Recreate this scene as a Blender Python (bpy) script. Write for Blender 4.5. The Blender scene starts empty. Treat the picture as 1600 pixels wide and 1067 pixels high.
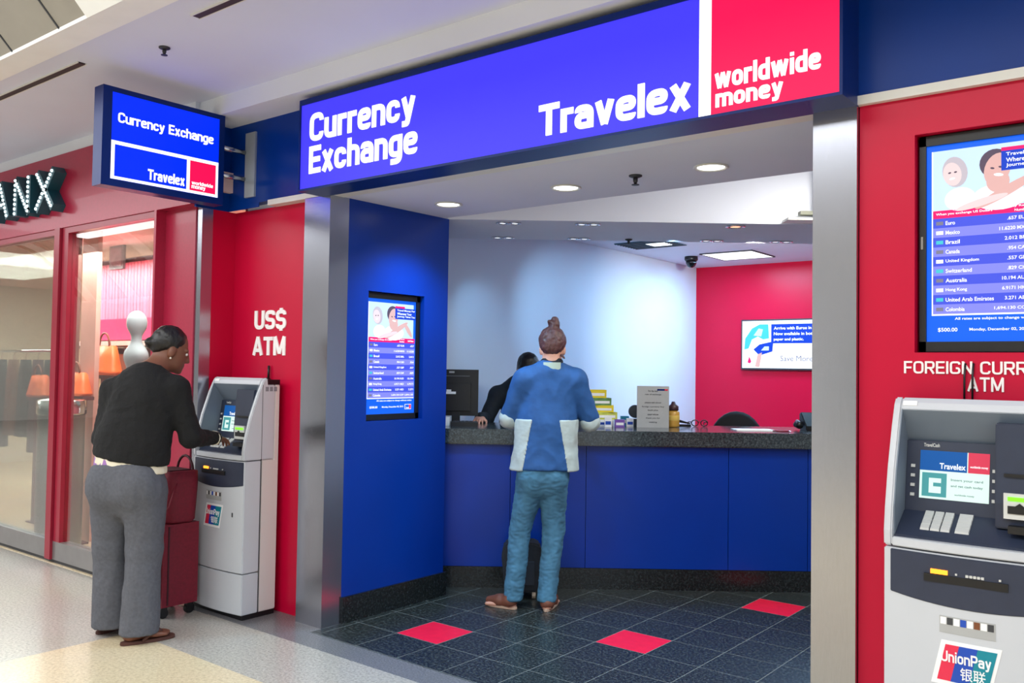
import bpy, bmesh, math, random
import numpy as np
from mathutils import Vector, Matrix, noise

random.seed(7)
C = bpy.context.scene.collection
PI = math.pi

# ------------------------------------------------------------------ camera, world, lights
CAM = Vector((0, 0, 1.5)); F_PX = 1376.26
YAW, PITCH, ROLL = math.radians(38.4763), math.radians(1.8125), math.radians(0.8835)
_f = Vector((-math.sin(YAW)*math.cos(PITCH), math.cos(YAW)*math.cos(PITCH), math.sin(PITCH)))
_r0 = Vector((math.cos(YAW), math.sin(YAW), 0)); _u0 = _r0.cross(_f)
_r = _r0*math.cos(ROLL) + _u0*math.sin(ROLL); _u = -_r0*math.sin(ROLL) + _u0*math.cos(ROLL)
cd = bpy.data.cameras.new('camera'); cam = bpy.data.objects.new('camera', cd); C.objects.link(cam)
cd.sensor_width = 36.0; cd.lens = F_PX/1600*36.0; cd.clip_start = 0.05
cam.matrix_world = Matrix(((_r.x, _u.x, -_f.x, CAM.x), (_r.y, _u.y, -_f.y, CAM.y), (_r.z, _u.z, -_f.z, CAM.z), (0, 0, 0, 1)))
sc = bpy.context.scene; sc.camera = cam
sc.view_settings.view_transform = 'Standard'; sc.view_settings.look = 'None'
sc.view_settings.gamma = 1; sc.view_settings.use_curve_mapping = False
sc.view_settings.exposure = 0.0

w = bpy.data.worlds.new('world'); sc.world = w; w.use_nodes = True
w.node_tree.nodes['Background'].inputs[0].default_value = (0.86, 0.92, 1.0, 1)
w.node_tree.nodes['Background'].inputs[1].default_value = 1.2

def area(name, loc, sx, sy, power, col=(1, 1, 1), rot=(0, 0, 0), parent=None, spread=PI):
    l = bpy.data.lights.new(name, 'AREA'); l.shape = 'RECTANGLE'; l.size = sx; l.size_y = sy
    l.energy = power; l.color = col; l.spread = spread
    o = bpy.data.objects.new(name, l); C.objects.link(o); o.location = loc; o.rotation_euler = rot
    return o
def spot(name, loc, target, power, angle, blend=0.6, col=(1, 1, 1), rad=0.05):
    l = bpy.data.lights.new(name, 'SPOT'); l.energy = power; l.spot_size = math.radians(angle); l.spot_blend = blend
    l.color = col; l.shadow_soft_size = rad
    o = bpy.data.objects.new(name, l); C.objects.link(o); o.location = loc
    o.rotation_euler = (Vector(target) - Vector(loc)).to_track_quat('-Z', 'Y').to_euler()
    return o
area('mall_skylight', (-5, -1.6, 4.32), 16, 3.6, 900, (0.95, 0.98, 1.0))
area('mall_far_light', (-16, -1.6, 4.32), 8, 3.6, 420, (0.95, 0.98, 1.0))
COOL = (0.40, 0.70, 1.0)
spot('downlight_lamp', (-3.63, 3.91, 2.47), (-3.63, 3.91, 0), 80, 125, 0.8, COOL, 0.07)
spot('downlight_lamp', (-2.76, 3.93, 2.47), (-2.76, 3.93, 0), 55, 120, 0.9, COOL, 0.07)
spot('downlight_lamp', (-1.90, 3.94, 2.47), (-1.90, 3.94, 0), 55, 120, 0.9, COOL, 0.07)
area('troffer_lamp', (-3.9, 8.7, 2.70), 0.55, 0.55, 40, COOL)
area('office_lamp', (-2.6, 7.9, 2.70), 0.6, 1.2, 50, COOL)
area('coffer_lamp', (-1.5, 5.0, 2.97), 0.5, 0.9, 48, (1.0, 0.97, 0.84))
area('shop_lamp', (-7.6, 3.7, 2.44), 3.2, 0.7, 170, (1.0, 0.86, 0.78))
area('shop_lamp', (-11.0, 4.4, 2.6), 3.0, 1.5, 320, (1.0, 0.95, 0.88))

def at(px, py, axis, val):
    """point of the place seen at a photo position, on the plane axis = val"""
    d = _r*((px-800)/F_PX) + _u*(-(py-533.5)/F_PX) + _f
    t = (val - CAM[axis])/d[axis]
    return CAM + d*t
NV = Vector((-0.62176, 0.78321, 0)); RV = Vector((0.78321, 0.62176, 0))     # counter normal and run
def atn(px, py, val):
    d = _r*((px-800)/F_PX) + _u*(-(py-533.5)/F_PX) + _f
    return CAM + d*((val - NV.dot(CAM))/NV.dot(d))
def rn(a, b, z=0): return RV*a + NV*b + Vector((0, 0, z))

# ------------------------------------------------------------------ materials
def lin(c):
    return tuple(((v/255)/12.92 if v/255 <= 0.04045 else ((v/255+0.055)/1.055)**2.4) for v in c) + (1,)
MATS = {}
def pm(name, rgb, rough=0.5, metal=0.0, var=0.06, scale=8.0, bump=0.0, spec=0.5, stretch=None, coat=0.0):
    if name in MATS: return MATS[name]
    m = bpy.data.materials.new(name); m.use_nodes = True; nt = m.node_tree; b = nt.nodes['Principled BSDF']
    b.inputs['Roughness'].default_value = rough; b.inputs['Metallic'].default_value = metal
    b.inputs['Specular IOR Level'].default_value = spec; b.inputs['Coat Weight'].default_value = coat
    tc = nt.nodes.new('ShaderNodeTexCoord'); mp = nt.nodes.new('ShaderNodeMapping')
    mp.inputs['Scale'].default_value = stretch or (1, 1, 1)
    nt.links.new(tc.outputs['Object'], mp.inputs['Vector'])
    n = nt.nodes.new('ShaderNodeTexNoise'); n.inputs['Scale'].default_value = scale; n.inputs['Detail'].default_value = 4
    nt.links.new(mp.outputs[0], n.inputs['Vector'])
    c = lin(rgb); r = nt.nodes.new('ShaderNodeValToRGB')
    r.color_ramp.elements[0].position = 0.3; r.color_ramp.elements[1].position = 0.7
    r.color_ramp.elements[0].color = tuple(v*(1-var) for v in c[:3]) + (1,)
    r.color_ramp.elements[1].color = tuple(min(1, v*(1+var)) for v in c[:3]) + (1,)
    nt.links.new(n.outputs['Fac'], r.inputs[0]); nt.links.new(r.outputs[0], b.inputs['Base Color'])
    if bump:
        bp = nt.nodes.new('ShaderNodeBump'); bp.inputs['Strength'].default_value = bump; bp.inputs['Distance'].default_value = 0.01
        nt.links.new(n.outputs['Fac'], bp.inputs['Height']); nt.links.new(bp.outputs[0], b.inputs['Normal'])
    MATS[name] = m; return m
def em(name, rgb, strength=1.0, var=0.0):
    if name in MATS: return MATS[name]
    m = bpy.data.materials.new(name); m.use_nodes = True; nt = m.node_tree; b = nt.nodes['Principled BSDF']
    b.inputs['Base Color'].default_value = tuple(v*0.3 for v in lin(rgb)[:3]) + (1,)
    b.inputs['Emission Color'].default_value = lin(rgb); b.inputs['Emission Strength'].default_value = strength
    b.inputs['Roughness'].default_value = 0.4; b.inputs['Specular IOR Level'].default_value = 0.2
    MATS[name] = m; return m
def speckle(name, base, dark, light, scale, rough, coat=0.0, amount=(0.36, 0.66)):
    m = bpy.data.materials.new(name); m.use_nodes = True; nt = m.node_tree; b = nt.nodes['Principled BSDF']
    b.inputs['Roughness'].default_value = rough; b.inputs['Coat Weight'].default_value = coat; b.inputs['Coat Roughness'].default_value = 0.1
    tc = nt.nodes.new('ShaderNodeTexCoord')
    v = nt.nodes.new('ShaderNodeTexNoise'); v.inputs['Scale'].default_value = scale; v.inputs['Detail'].default_value = 6; v.inputs['Roughness'].default_value = 0.75
    nt.links.new(tc.outputs['Object'], v.inputs['Vector'])
    r = nt.nodes.new('ShaderNodeValToRGB'); e = r.color_ramp.elements
    e[0].position = amount[0]; e[0].color = lin(dark); e[1].position = amount[1]; e[1].color = lin(light)
    k = e.new(0.5); k.color = lin(base)
    nt.links.new(v.outputs['Fac'], r.inputs[0])
    n2 = nt.nodes.new('ShaderNodeTexNoise'); n2.inputs['Scale'].default_value = 1.3
    nt.links.new(tc.outputs['Object'], n2.inputs['Vector'])
    mx = nt.nodes.new('ShaderNodeMix'); mx.data_type = 'RGBA'; mx.blend_type = 'MULTIPLY'; mx.inputs[0].default_value = 0.12
    nt.links.new(r.outputs[0], mx.inputs[6]); nt.links.new(n2.outputs['Color'], mx.inputs[7])
    nt.links.new(mx.outputs[2], b.inputs['Base Color'])
    MATS[name] = m; return m
def glassy(name, tint, refl=0.25, rough=0.0):
    m = bpy.data.materials.new(name); m.use_nodes = True; nt = m.node_tree
    nt.nodes.remove(nt.nodes['Principled BSDF']); out = nt.nodes['Material Output']
    t = nt.nodes.new('ShaderNodeBsdfTransparent'); t.inputs[0].default_value = lin(tint)
    g = nt.nodes.new('ShaderNodeBsdfGlossy'); g.inputs['Roughness'].default_value = rough
    lw = nt.nodes.new('ShaderNodeLayerWeight'); lw.inputs[0].default_value = 0.5
    fr = nt.nodes.new('ShaderNodeMath'); fr.operation = 'POWER'; fr.inputs[1].default_value = 4.0
    nt.links.new(lw.outputs['Facing'], fr.inputs[0])
    ad = nt.nodes.new('ShaderNodeMath'); ad.operation = 'ADD'; ad.use_clamp = True; ad.inputs[1].default_value = refl
    mx = nt.nodes.new('ShaderNodeMixShader')
    nt.links.new(fr.outputs[0], ad.inputs[0]); nt.links.new(ad.outputs[0], mx.inputs[0])
    nt.links.new(t.outputs[0], mx.inputs[1]); nt.links.new(g.outputs[0], mx.inputs[2]); nt.links.new(mx.outputs[0], out.inputs[0])
    MATS[name] = m; return m

RED = pm('red_paint', (192, 4, 52), 0.35, var=0.03, scale=3, spec=0.3)
REDSHOP = pm('shop_red', (165, 30, 62), 0.35, var=0.06, scale=60, coat=0.1)
BLUE = pm('blue_laminate', (0, 50, 146), 0.30, var=0.04, scale=3, spec=0.35)
NAVY = pm('navy_panel', (0, 50, 132), 0.3, var=0.06, scale=3, spec=0.2)
NAVYF = pm('navy_frame', (6, 36, 104), 0.35, var=0.05, scale=6, spec=0.2)
STEEL = pm('brushed_steel', (178, 181, 192), 0.22, 1.0, var=0.06, scale=40, stretch=(30, 30, 0.6), bump=0.02)
CHROME = pm('chrome', (205, 207, 212), 0.15, 1.0, var=0.04)
WHITE = pm('white_paint', (222, 226, 232), 0.6, var=0.02, scale=2)
CEIL = pm('ceiling_paint', (212, 216, 232), 0.7, var=0.02, scale=2)
TRIMG = pm('pale_trim', (214, 214, 208), 0.4, var=0.03)
VAULT = pm('vault_panel', (150, 145, 135), 0.7, var=0.05, scale=5)
VAULTW = pm('vault_white', (235, 236, 234), 0.6, var=0.02)
BLACK = pm('black_plastic', (16, 17, 20), 0.4, var=0.1, scale=20)
DARK = pm('dark_grey', (44, 46, 52), 0.5, var=0.1, scale=10)
GREYP = pm('grey_plastic', (128, 132, 138), 0.5, var=0.05)
GRAN = speckle('granite', (27, 31, 32), (14, 17, 19), (50, 55, 57), 70, 0.25, 0.15)
GRANT = speckle('granite_top', (50, 60, 64), (26, 33, 37), (86, 97, 100), 80, 0.16, 0.3)
TILE = speckle('dark_tile', (34, 38, 37), (18, 21, 21), (96, 106, 104), 70, 0.3)
GROUT = pm('grout', (122, 128, 126), 0.7)
REDTILE = pm('red_tile', (236, 30, 62), 0.3, var=0.06, scale=20)
SILL = speckle('grey_stone', (112, 112, 116), (78, 80, 84), (150, 150, 152), 110, 0.3, 0.1)
TERR = speckle('terrazzo_grey', (176, 171, 163), (136, 131, 125), (204, 199, 191), 70, 0.3, 0.25)
CREAM = speckle('terrazzo_cream', (218, 200, 166), (190, 171, 138), (234, 218, 188), 60, 0.3, 0.25)
LAMP = em('lamp_glow', (255, 252, 245), 6.0)
PANEL_E = em('troffer_glow', (245, 250, 255), 1.6)
S_BLUE = em('sign_blue', (66, 58, 240), 1.0); S_RED = em('sign_red', (255, 18, 84), 1.0); S_WHITE = em('sign_white', (255, 255, 255), 1.3)
B_BLUE = em('blade_blue', (0, 46, 252), 1.0)
D_BLUE = em('screen_blue', (20, 96, 232), 1.0); D_ROW = em('screen_row', (70, 84, 215), 1.0); D_ROW2 = em('screen_row_pale', (128, 132, 228), 1.0)
D_PINK = em('screen_pink', (236, 22, 108), 1.0); D_PALE = em('screen_pale', (196, 222, 244), 1.0); D_WHITE = em('screen_white', (246, 248, 255), 1.1)
D_NAVY = em('screen_navy', (18, 62, 190), 1.0); D_SKIN = em('screen_skin', (214, 170, 166), 1.0); D_SKIN2 = em('screen_skin_pale', (226, 204, 206), 1.0)
D_HAIR = em('screen_hair', (88, 74, 92), 1.0); D_BLOND = em('screen_blond', (188, 180, 190), 1.0); D_SHIRT = em('screen_shirt', (232, 236, 248), 1.0)
D_TEAL = em('screen_teal', (70, 190, 205), 1.0); D_GREY = em('screen_grey', (120, 120, 140), 1.0)

# ------------------------------------------------------------------ builders
ORG = {}
def link(o, parent=None, origin=(0, 0, 0)):
    C.objects.link(o)
    if parent is not None: o.parent = parent; ORG[o.name] = ORG[parent.name]
    else: ORG[o.name] = Vector(origin)
    return o
def tag(o, label, cat, group=None):
    o['label'] = label; o['category'] = cat
    if group: o['group'] = group
    return o
def thing(name, loc, label, cat, group=None):
    o = bpy.data.objects.new(name, None); o.empty_display_size = 0.1; o.location = loc
    link(o, None, loc); return tag(o, label, cat, group)
def mesh_obj(name, me, mats, parent=None, smooth=False):
    mats = mats if isinstance(mats, (list, tuple)) else [mats]
    if not me.materials:
        for m in mats: me.materials.append(m)
    if smooth:
        for p in me.polygons: p.use_smooth = True
    o = bpy.data.objects.new(name, me)
    if parent is not None: me.transform(Matrix.Translation(-ORG[parent.name]))
    return link(o, parent)
def struct(o): o['kind'] = 'structure'; return o
def copy_tree(o, parent=None, dx=None):
    c = o.copy(); C.objects.link(c); c.parent = parent
    ORG[c.name] = ORG[o.name]
    if dx is not None: c.location = dx; ORG[c.name] = Vector(dx)
    for ch in o.children: copy_tree(ch, c)
    return c
class MB:
    def __init__(s, M=None): s.bm = bmesh.new(); s.M = M
    def face(s, pts, mi=0):
        f = s.bm.faces.new([s.bm.verts.new(p) for p in pts]); f.material_index = mi; return f
    def box(s, x0, x1, y0, y1, z0, z1, mi=0):
        v = [s.bm.verts.new(p) for p in ((x0,y0,z0),(x1,y0,z0),(x1,y1,z0),(x0,y1,z0),(x0,y0,z1),(x1,y0,z1),(x1,y1,z1),(x0,y1,z1))]
        for q in ((0,3,2,1),(4,5,6,7),(0,1,5,4),(1,2,6,5),(2,3,7,6),(3,0,4,7)):
            s.bm.faces.new([v[i] for i in q]).material_index = mi
        return s
    def prism(s, poly, axis, a, b, mi=0):
        """poly: 2D points in the two other axes (x,y / x,z / y,z order), extruded along axis from a to b"""
        def P(p, t): return {0: (t, p[0], p[1]), 1: (p[0], t, p[1]), 2: (p[0], p[1], t)}[axis]
        A = [s.bm.verts.new(P(p, a)) for p in poly]; B = [s.bm.verts.new(P(p, b)) for p in poly]
        n = len(poly); fs = [s.bm.faces.new(A), s.bm.faces.new(B)]
        for i in range(n): fs.append(s.bm.faces.new((A[i], A[(i+1) % n], B[(i+1) % n], B[i])))
        for f in fs: f.material_index = mi
        bmesh.ops.recalc_face_normals(s.bm, faces=fs)
        return s
    def ring_loft(s, rings, closed=True, mi=0):
        V = [[s.bm.verts.new(p) for p in r] for r in rings]; fs = []
        for a, b in zip(V, V[1:]):
            n = len(a)
            for i in range(n): fs.append(s.bm.faces.new((a[i], a[(i+1) % n], b[(i+1) % n], b[i])))
        if closed: fs.append(s.bm.faces.new(V[0][::-1])); fs.append(s.bm.faces.new(V[-1]))
        for f in fs: f.material_index = mi
        bmesh.ops.recalc_face_normals(s.bm, faces=fs)
        return s
    def tube(s, pts, r, seg=10, mi=0):
        pts = [Vector(p) for p in pts]; rr = r if isinstance(r, (list, tuple)) else [r]*len(pts); rings = []; ref = None
        for i, p in enumerate(pts):
            t = (pts[min(i+1, len(pts)-1)] - pts[max(i-1, 0)]).normalized()
            if ref is None: ref = Vector((0, 0, 1)) if abs(t.z) < 0.9 else Vector((1, 0, 0))
            u = (ref - t*ref.dot(t)).normalized(); v = t.cross(u); ref = u
            rings.append([p + (u*math.cos(2*PI*k/seg) + v*math.sin(2*PI*k/seg))*rr[i] for k in range(seg)])
        return s.ring_loft(rings, True, mi)
    def lathe(s, prof, c, seg=24, mi=0):
        closed = not (prof[0][0] > 0 and prof[-1][0] > 0 and len(prof) > 3)
        if not closed: prof = list(prof)+[prof[0]]
        return s.ring_loft([[(c[0]+r*math.cos(2*PI*k/seg), c[1]+r*math.sin(2*PI*k/seg), c[2]+z) for k in range(seg)] for r, z in prof], closed, mi)
    def ell(s, c, r, seg=16, mi=0, rot=None):
        g = bmesh.ops.create_uvsphere(s.bm, u_segments=seg, v_segments=max(6, seg//2), radius=1)
        R = rot.to_4x4() if rot else Matrix.Identity(4)
        T = Matrix.Translation(c) @ R @ Matrix.Diagonal((r[0], r[1], r[2], 1))
        bmesh.ops.transform(s.bm, matrix=T, verts=g['verts'])
        for v in g['verts']:
            for f in v.link_faces: f.material_index = mi
        return s
    def build(s, name, mats, parent=None, bevel=0, smooth=False, seg=2):
        me = bpy.data.meshes.new(name)
        if bevel:
            es = [e for e in s.bm.edges if len(e.link_faces) == 2 and e.calc_face_angle(0) > 0.6]
            bmesh.ops.bevel(s.bm, geom=es, offset=bevel, segments=seg, affect='EDGES', clamp_overlap=True)
        if s.M is not None: bmesh.ops.transform(s.bm, matrix=s.M, verts=s.bm.verts)
        s.bm.to_mesh(me); s.bm.free()
        return mesh_obj(name, me, mats, parent, smooth)
def bx(name, mat, b, parent=None, bevel=0.0): return MB().box(*b).build(name, mat, parent, bevel)

def text_mesh(body, bold=0.0, depth=0.01, space=1.0):
    cu = bpy.data.curves.new('t', 'FONT'); cu.body = body; cu.size = 1.0; cu.offset = bold; cu.extrude = depth
    cu.space_character = space; cu.resolution_u = 3
    o = bpy.data.objects.new('t', cu); C.objects.link(o)
    dg = bpy.context.evaluated_depsgraph_get(); me = bpy.data.meshes.new_from_object(o.evaluated_get(dg))
    bpy.data.objects.remove(o); bpy.data.curves.remove(cu); return me
def lettering(name, lines, mat, parent, face, off, bold=0.012, depth=0.003, space=1.0):
    """lines: (text, u0, u1, v0, v1) boxes; face 'S' looks towards the mall (u=x), 'E' looks to the right (u=y); one mesh for all"""
    bm = bmesh.new()
    for ln in lines:
        body, u0, u1, v0, v1 = ln[:5]
        me = text_mesh(body, bold, 0.01, space)
        n = len(me.vertices)
        if not n: continue
        co = np.zeros(n*3); me.vertices.foreach_get('co', co); co = co.reshape(-1, 3)
        mn, mx = co.min(0), co.max(0)
        u = u0 + (co[:, 0]-mn[0])/(mx[0]-mn[0])*(u1-u0); v = v0 + (co[:, 1]-mn[1])/(mx[1]-mn[1])*(v1-v0)
        d = (co[:, 2]-mn[2])/max(1e-6, mx[2]-mn[2])*depth
        if face == 'S': P = np.stack([u, off-d, v], 1)
        else: P = np.stack([off+d, u, v], 1)
        me.vertices.foreach_set('co', P.ravel()); bm.from_mesh(me); bpy.data.meshes.remove(me)
    out = bpy.data.meshes.new(name); bm.to_mesh(out); bm.free(); out.materials.clear()
    return mesh_obj(name, out, mat, parent)

# square-shouldered sign alphabet drawn with heavy strokes
def glyph(ch, h):
    X = 0.74; t = X-h; b = h; l = h; r = 0.60-h; m = X/2+0.02; T_ = 1-h; R_ = 0.70-h; q = 0.2
    G = {'o': (0.60, [([(l, b), (r, b), (r, t), (l, t)], q, True)]), 'c': (0.58, [([(r-.02, t-.17), (r-.02, t), (l, t), (l, b), (r-.02, b), (r-.02, b+.17)], q, False)]),
     'e': (0.60, [([(l, m), (r, m), (r, t), (l, t), (l, b), (r, b), (r, b+.1)], q, False)]),
     'n': (0.60, [([(l, 0), (l, X)], 0, False), ([(l, t-.08), (l, t), (r, t), (r, 0)], q, False)]), 'u': (0.60, [([(r, 0), (r, X)], 0, False), ([(r, b+.08), (r, b), (l, b), (l, X)], q, False)]),
     'r': (0.42, [([(l, 0), (l, X)], 0, False), ([(l, t-.1), (l, t), (.42, t)], q, False)]), 'a': (0.60, [([(l, t-.12), (l, t), (r, t), (r, 0)], q, False), ([(r, m+.02), (l, m+.02), (l, b), (r, b)], q, False)]),
     'y': (0.60, [([(l, X), (.31, .06)], 0, False), ([(r, X), (.26, -.22+h), (.05, -.22+h)], .06, False)]), 'v': (0.60, [([(l, X), (.30, .02)], 0, False), ([(r, X), (.30, .02)], 0, False)]),
     'w': (0.92, [([(l, X), (.27, .02)], 0, False), ([(.27, .02), (.46, X)], 0, False), ([(.46, X), (.65, .02)], 0, False), ([(.65, .02), (.92-h, X)], 0, False)]),
     'x': (0.60, [([(l, X), (r, 0)], 0, False), ([(r, X), (l, 0)], 0, False)]), 'h': (0.60, [([(l, 0), (l, 1)], 0, False), ([(l, t-.08), (l, t), (r, t), (r, 0)], q, False)]),
     'l': (2*h+.02, [([(h+.01, 0), (h+.01, 1)], 0, False)]), 'd': (0.60, [([(r, 0), (r, 1)], 0, False), ([(r, b), (l, b), (l, t), (r, t)], q, False)]),
     'g': (0.60, [([(r, b), (l, b), (l, t), (r, t)], q, False), ([(r, X), (r, -.24+h), (l, -.24+h)], q, False)]), 'i': (2*h+.02, [([(h+.01, 0), (h+.01, X)], 0, False), ([(h+.01, .84), (h+.01, 1)], 0, False)]),
     'm': (0.96, [([(l, 0), (l, X)], 0, False), ([(l, t-.08), (l, t), (.48, t), (.48, 0)], q, False), ([(.48, t-.08), (.48, t), (.96-h, t), (.96-h, 0)], q, False)]),
     'C': (0.70, [([(R_, T_-.2), (R_, T_), (l, T_), (l, b), (R_, b), (R_, b+.2)], .24, False)]), 'E': (0.62, [([(l, 0), (l, 1)], 0, False), ([(l, T_), (.62, T_)], 0, False), ([(l, .5), (.58, .5)], 0, False), ([(l, b), (.62, b)], 0, False)]),
     'F': (0.60, [([(l, 0), (l, 1)], 0, False), ([(l, T_), (.60, T_)], 0, False), ([(l, .48), (.55, .48)], 0, False)]), 'T': (0.70, [([(.35, 0), (.35, 1)], 0, False), ([(0, T_), (.70, T_)], 0, False)]),
     'U': (0.70, [([(l, 1), (l, b), (R_, b), (R_, 1)], .24, False)]), 'S': (0.68, [([(.68-h, T_-.16), (.68-h, T_), (l, T_), (l, .5), (.68-h, .5), (.68-h, b), (l, b), (l, b+.16)], .2, False)]),
     '$': (0.68, [([(.68-h, T_-.16), (.68-h, T_), (l, T_), (l, .5), (.68-h, .5), (.68-h, b), (l, b), (l, b+.16)], .2, False), ([(.34, -.09), (.34, 0.05)], 0, False), ([(.34, .95), (.34, 1.09)], 0, False)]),
     'A': (0.78, [([(l*.9, 0), (.39, 1)], 0, False), ([(.78-l*.9, 0), (.39, 1)], 0, False), ([(.2, .27), (.58, .27)], 0, False)]), 'M': (0.88, [([(l, 0), (l, 1)], 0, False), ([(.88-h, 0), (.88-h, 1)], 0, False), ([(l, 1), (.44, .1)], 0, False), ([(.88-h, 1), (.44, .1)], 0, False)]),
     'N': (0.72, [([(l, 0), (l, 1)], 0, False), ([(.72-h, 0), (.72-h, 1)], 0, False), ([(l, .96), (.72-h, .04)], 0, False)]), 'O': (0.74, [([(l, b), (.74-h, b), (.74-h, T_), (l, T_)], .24, True)]),
     'R': (0.70, [([(l, 0), (l, 1)], 0, False), ([(l, T_), (R_, T_), (R_, .46), (l, .46)], .18, False), ([(.36, .46), (R_+.02, 0)], 0, False)]), 'P': (0.68, [([(l, 0), (l, 1)], 0, False), ([(l, T_), (.68-h, T_), (.68-h, .44), (l, .44)], .2, False)]),
     'I': (2*h+.02, [([(h+.01, 0), (h+.01, 1)], 0, False)]), 'G': (0.74, [([(.74-h, T_-.18), (.74-h, T_), (l, T_), (l, b), (.74-h, b), (.74-h, .46), (.42, .46)], .2, False)]),
     'Y': (0.72, [([(l*.8, 1), (.36, .44)], 0, False), ([(.72-l*.8, 1), (.36, .44)], 0, False), ([(.36, .5), (.36, 0)], 0, False)]), ' ': (0.34, [])}
    return G[ch]
def stroke(bm, pts, rad, closed, h, ox, y0, y1):
    P = [Vector((p[0], p[1])) for p in pts]; n = len(P); out = []
    for i, p in enumerate(P):
        if rad and (closed or 0 < i < n-1):
            a, c = P[i-1], P[(i+1) % n]; da, dc = a-p, c-p; rr = min(rad, da.length*(0.5 if closed or i > 1 else 0.98), dc.length*(0.5 if closed or i < n-2 else 0.98))
            s0, s1 = p+da.normalized()*rr, p+dc.normalized()*rr
            for k in range(7):
                f = k/6; out.append(s0*(1-f)**2+p*2*f*(1-f)+s1*f*f)
        else: out.append(p)
    o2 = [out[0]]
    for p in out[1:]:
        if (p-o2[-1]).length > 1e-4: o2.append(p)
    if closed and (o2[0]-o2[-1]).length < 1e-4: o2.pop()
    L_ = []; R_ = []; n = len(o2)
    for i, p in enumerate(o2):
        d0 = (p-o2[i-1]) if (i or closed) else (o2[1]-p); d1 = (o2[(i+1) % n]-p) if (i < n-1 or closed) else (p-o2[i-1])
        d0 = d0.normalized(); d1 = d1.normalized(); t = (d0+d1).normalized(); k = h/max(0.5, t.dot(d1)); nn = Vector((-t.y, t.x))*k
        L_.append(p+nn); R_.append(p-nn)
    V = [[bm.verts.new((q.x+ox, y, q.y)) for q in S] for S in (L_, R_) for y in (y0, y1)]
    rng = range(n) if closed else range(n-1)
    for i in rng:
        j = (i+1) % n
        for a, b in ((0, 2), (1, 3), (0, 1), (2, 3)): bm.faces.new((V[a][i], V[a][j], V[b][j], V[b][i]))
    if not closed:
        for i in (0, n-1): bm.faces.new((V[0][i], V[1][i], V[3][i], V[2][i]))
def sign_letters(name, lines, mat, parent, face, off, weight=0.095, depth=0.004, gap=0.07):
    """like lettering(), drawn with the sign alphabet; lines: (text, u0, u1, v0, v1)"""
    out = bmesh.new()
    for body, u0, u1, v0, v1 in lines:
        bm = bmesh.new(); ox = 0
        si = 0
        for ch in body:
            w_, S = glyph(ch, weight)
            for pts, rad, cl in S: si += 1; stroke(bm, pts, rad, cl, weight, ox, 0, 1+0.06*(si % 4))
            ox += w_+gap
        xs = [v.co.x for v in bm.verts]; zs = [v.co.z for v in bm.verts]; a, b, c, d = min(xs), max(xs), min(zs), max(zs)
        for v in bm.verts:
            u = u0+(v.co.x-a)/(b-a)*(u1-u0); z = v0+(v.co.z-c)/(d-c)*(v1-v0); e = v.co.y*depth
            v.co = (u, off-e, z) if face == 'S' else (off+e, u, z)
        bmesh.ops.recalc_face_normals(bm, faces=bm.faces)
        me = bpy.data.meshes.new('t'); bm.to_mesh(me); bm.free(); out.from_mesh(me); bpy.data.meshes.remove(me)
    me = bpy.data.meshes.new(name); out.to_mesh(me); out.free()
    return mesh_obj(name, me, mat, parent)

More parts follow.
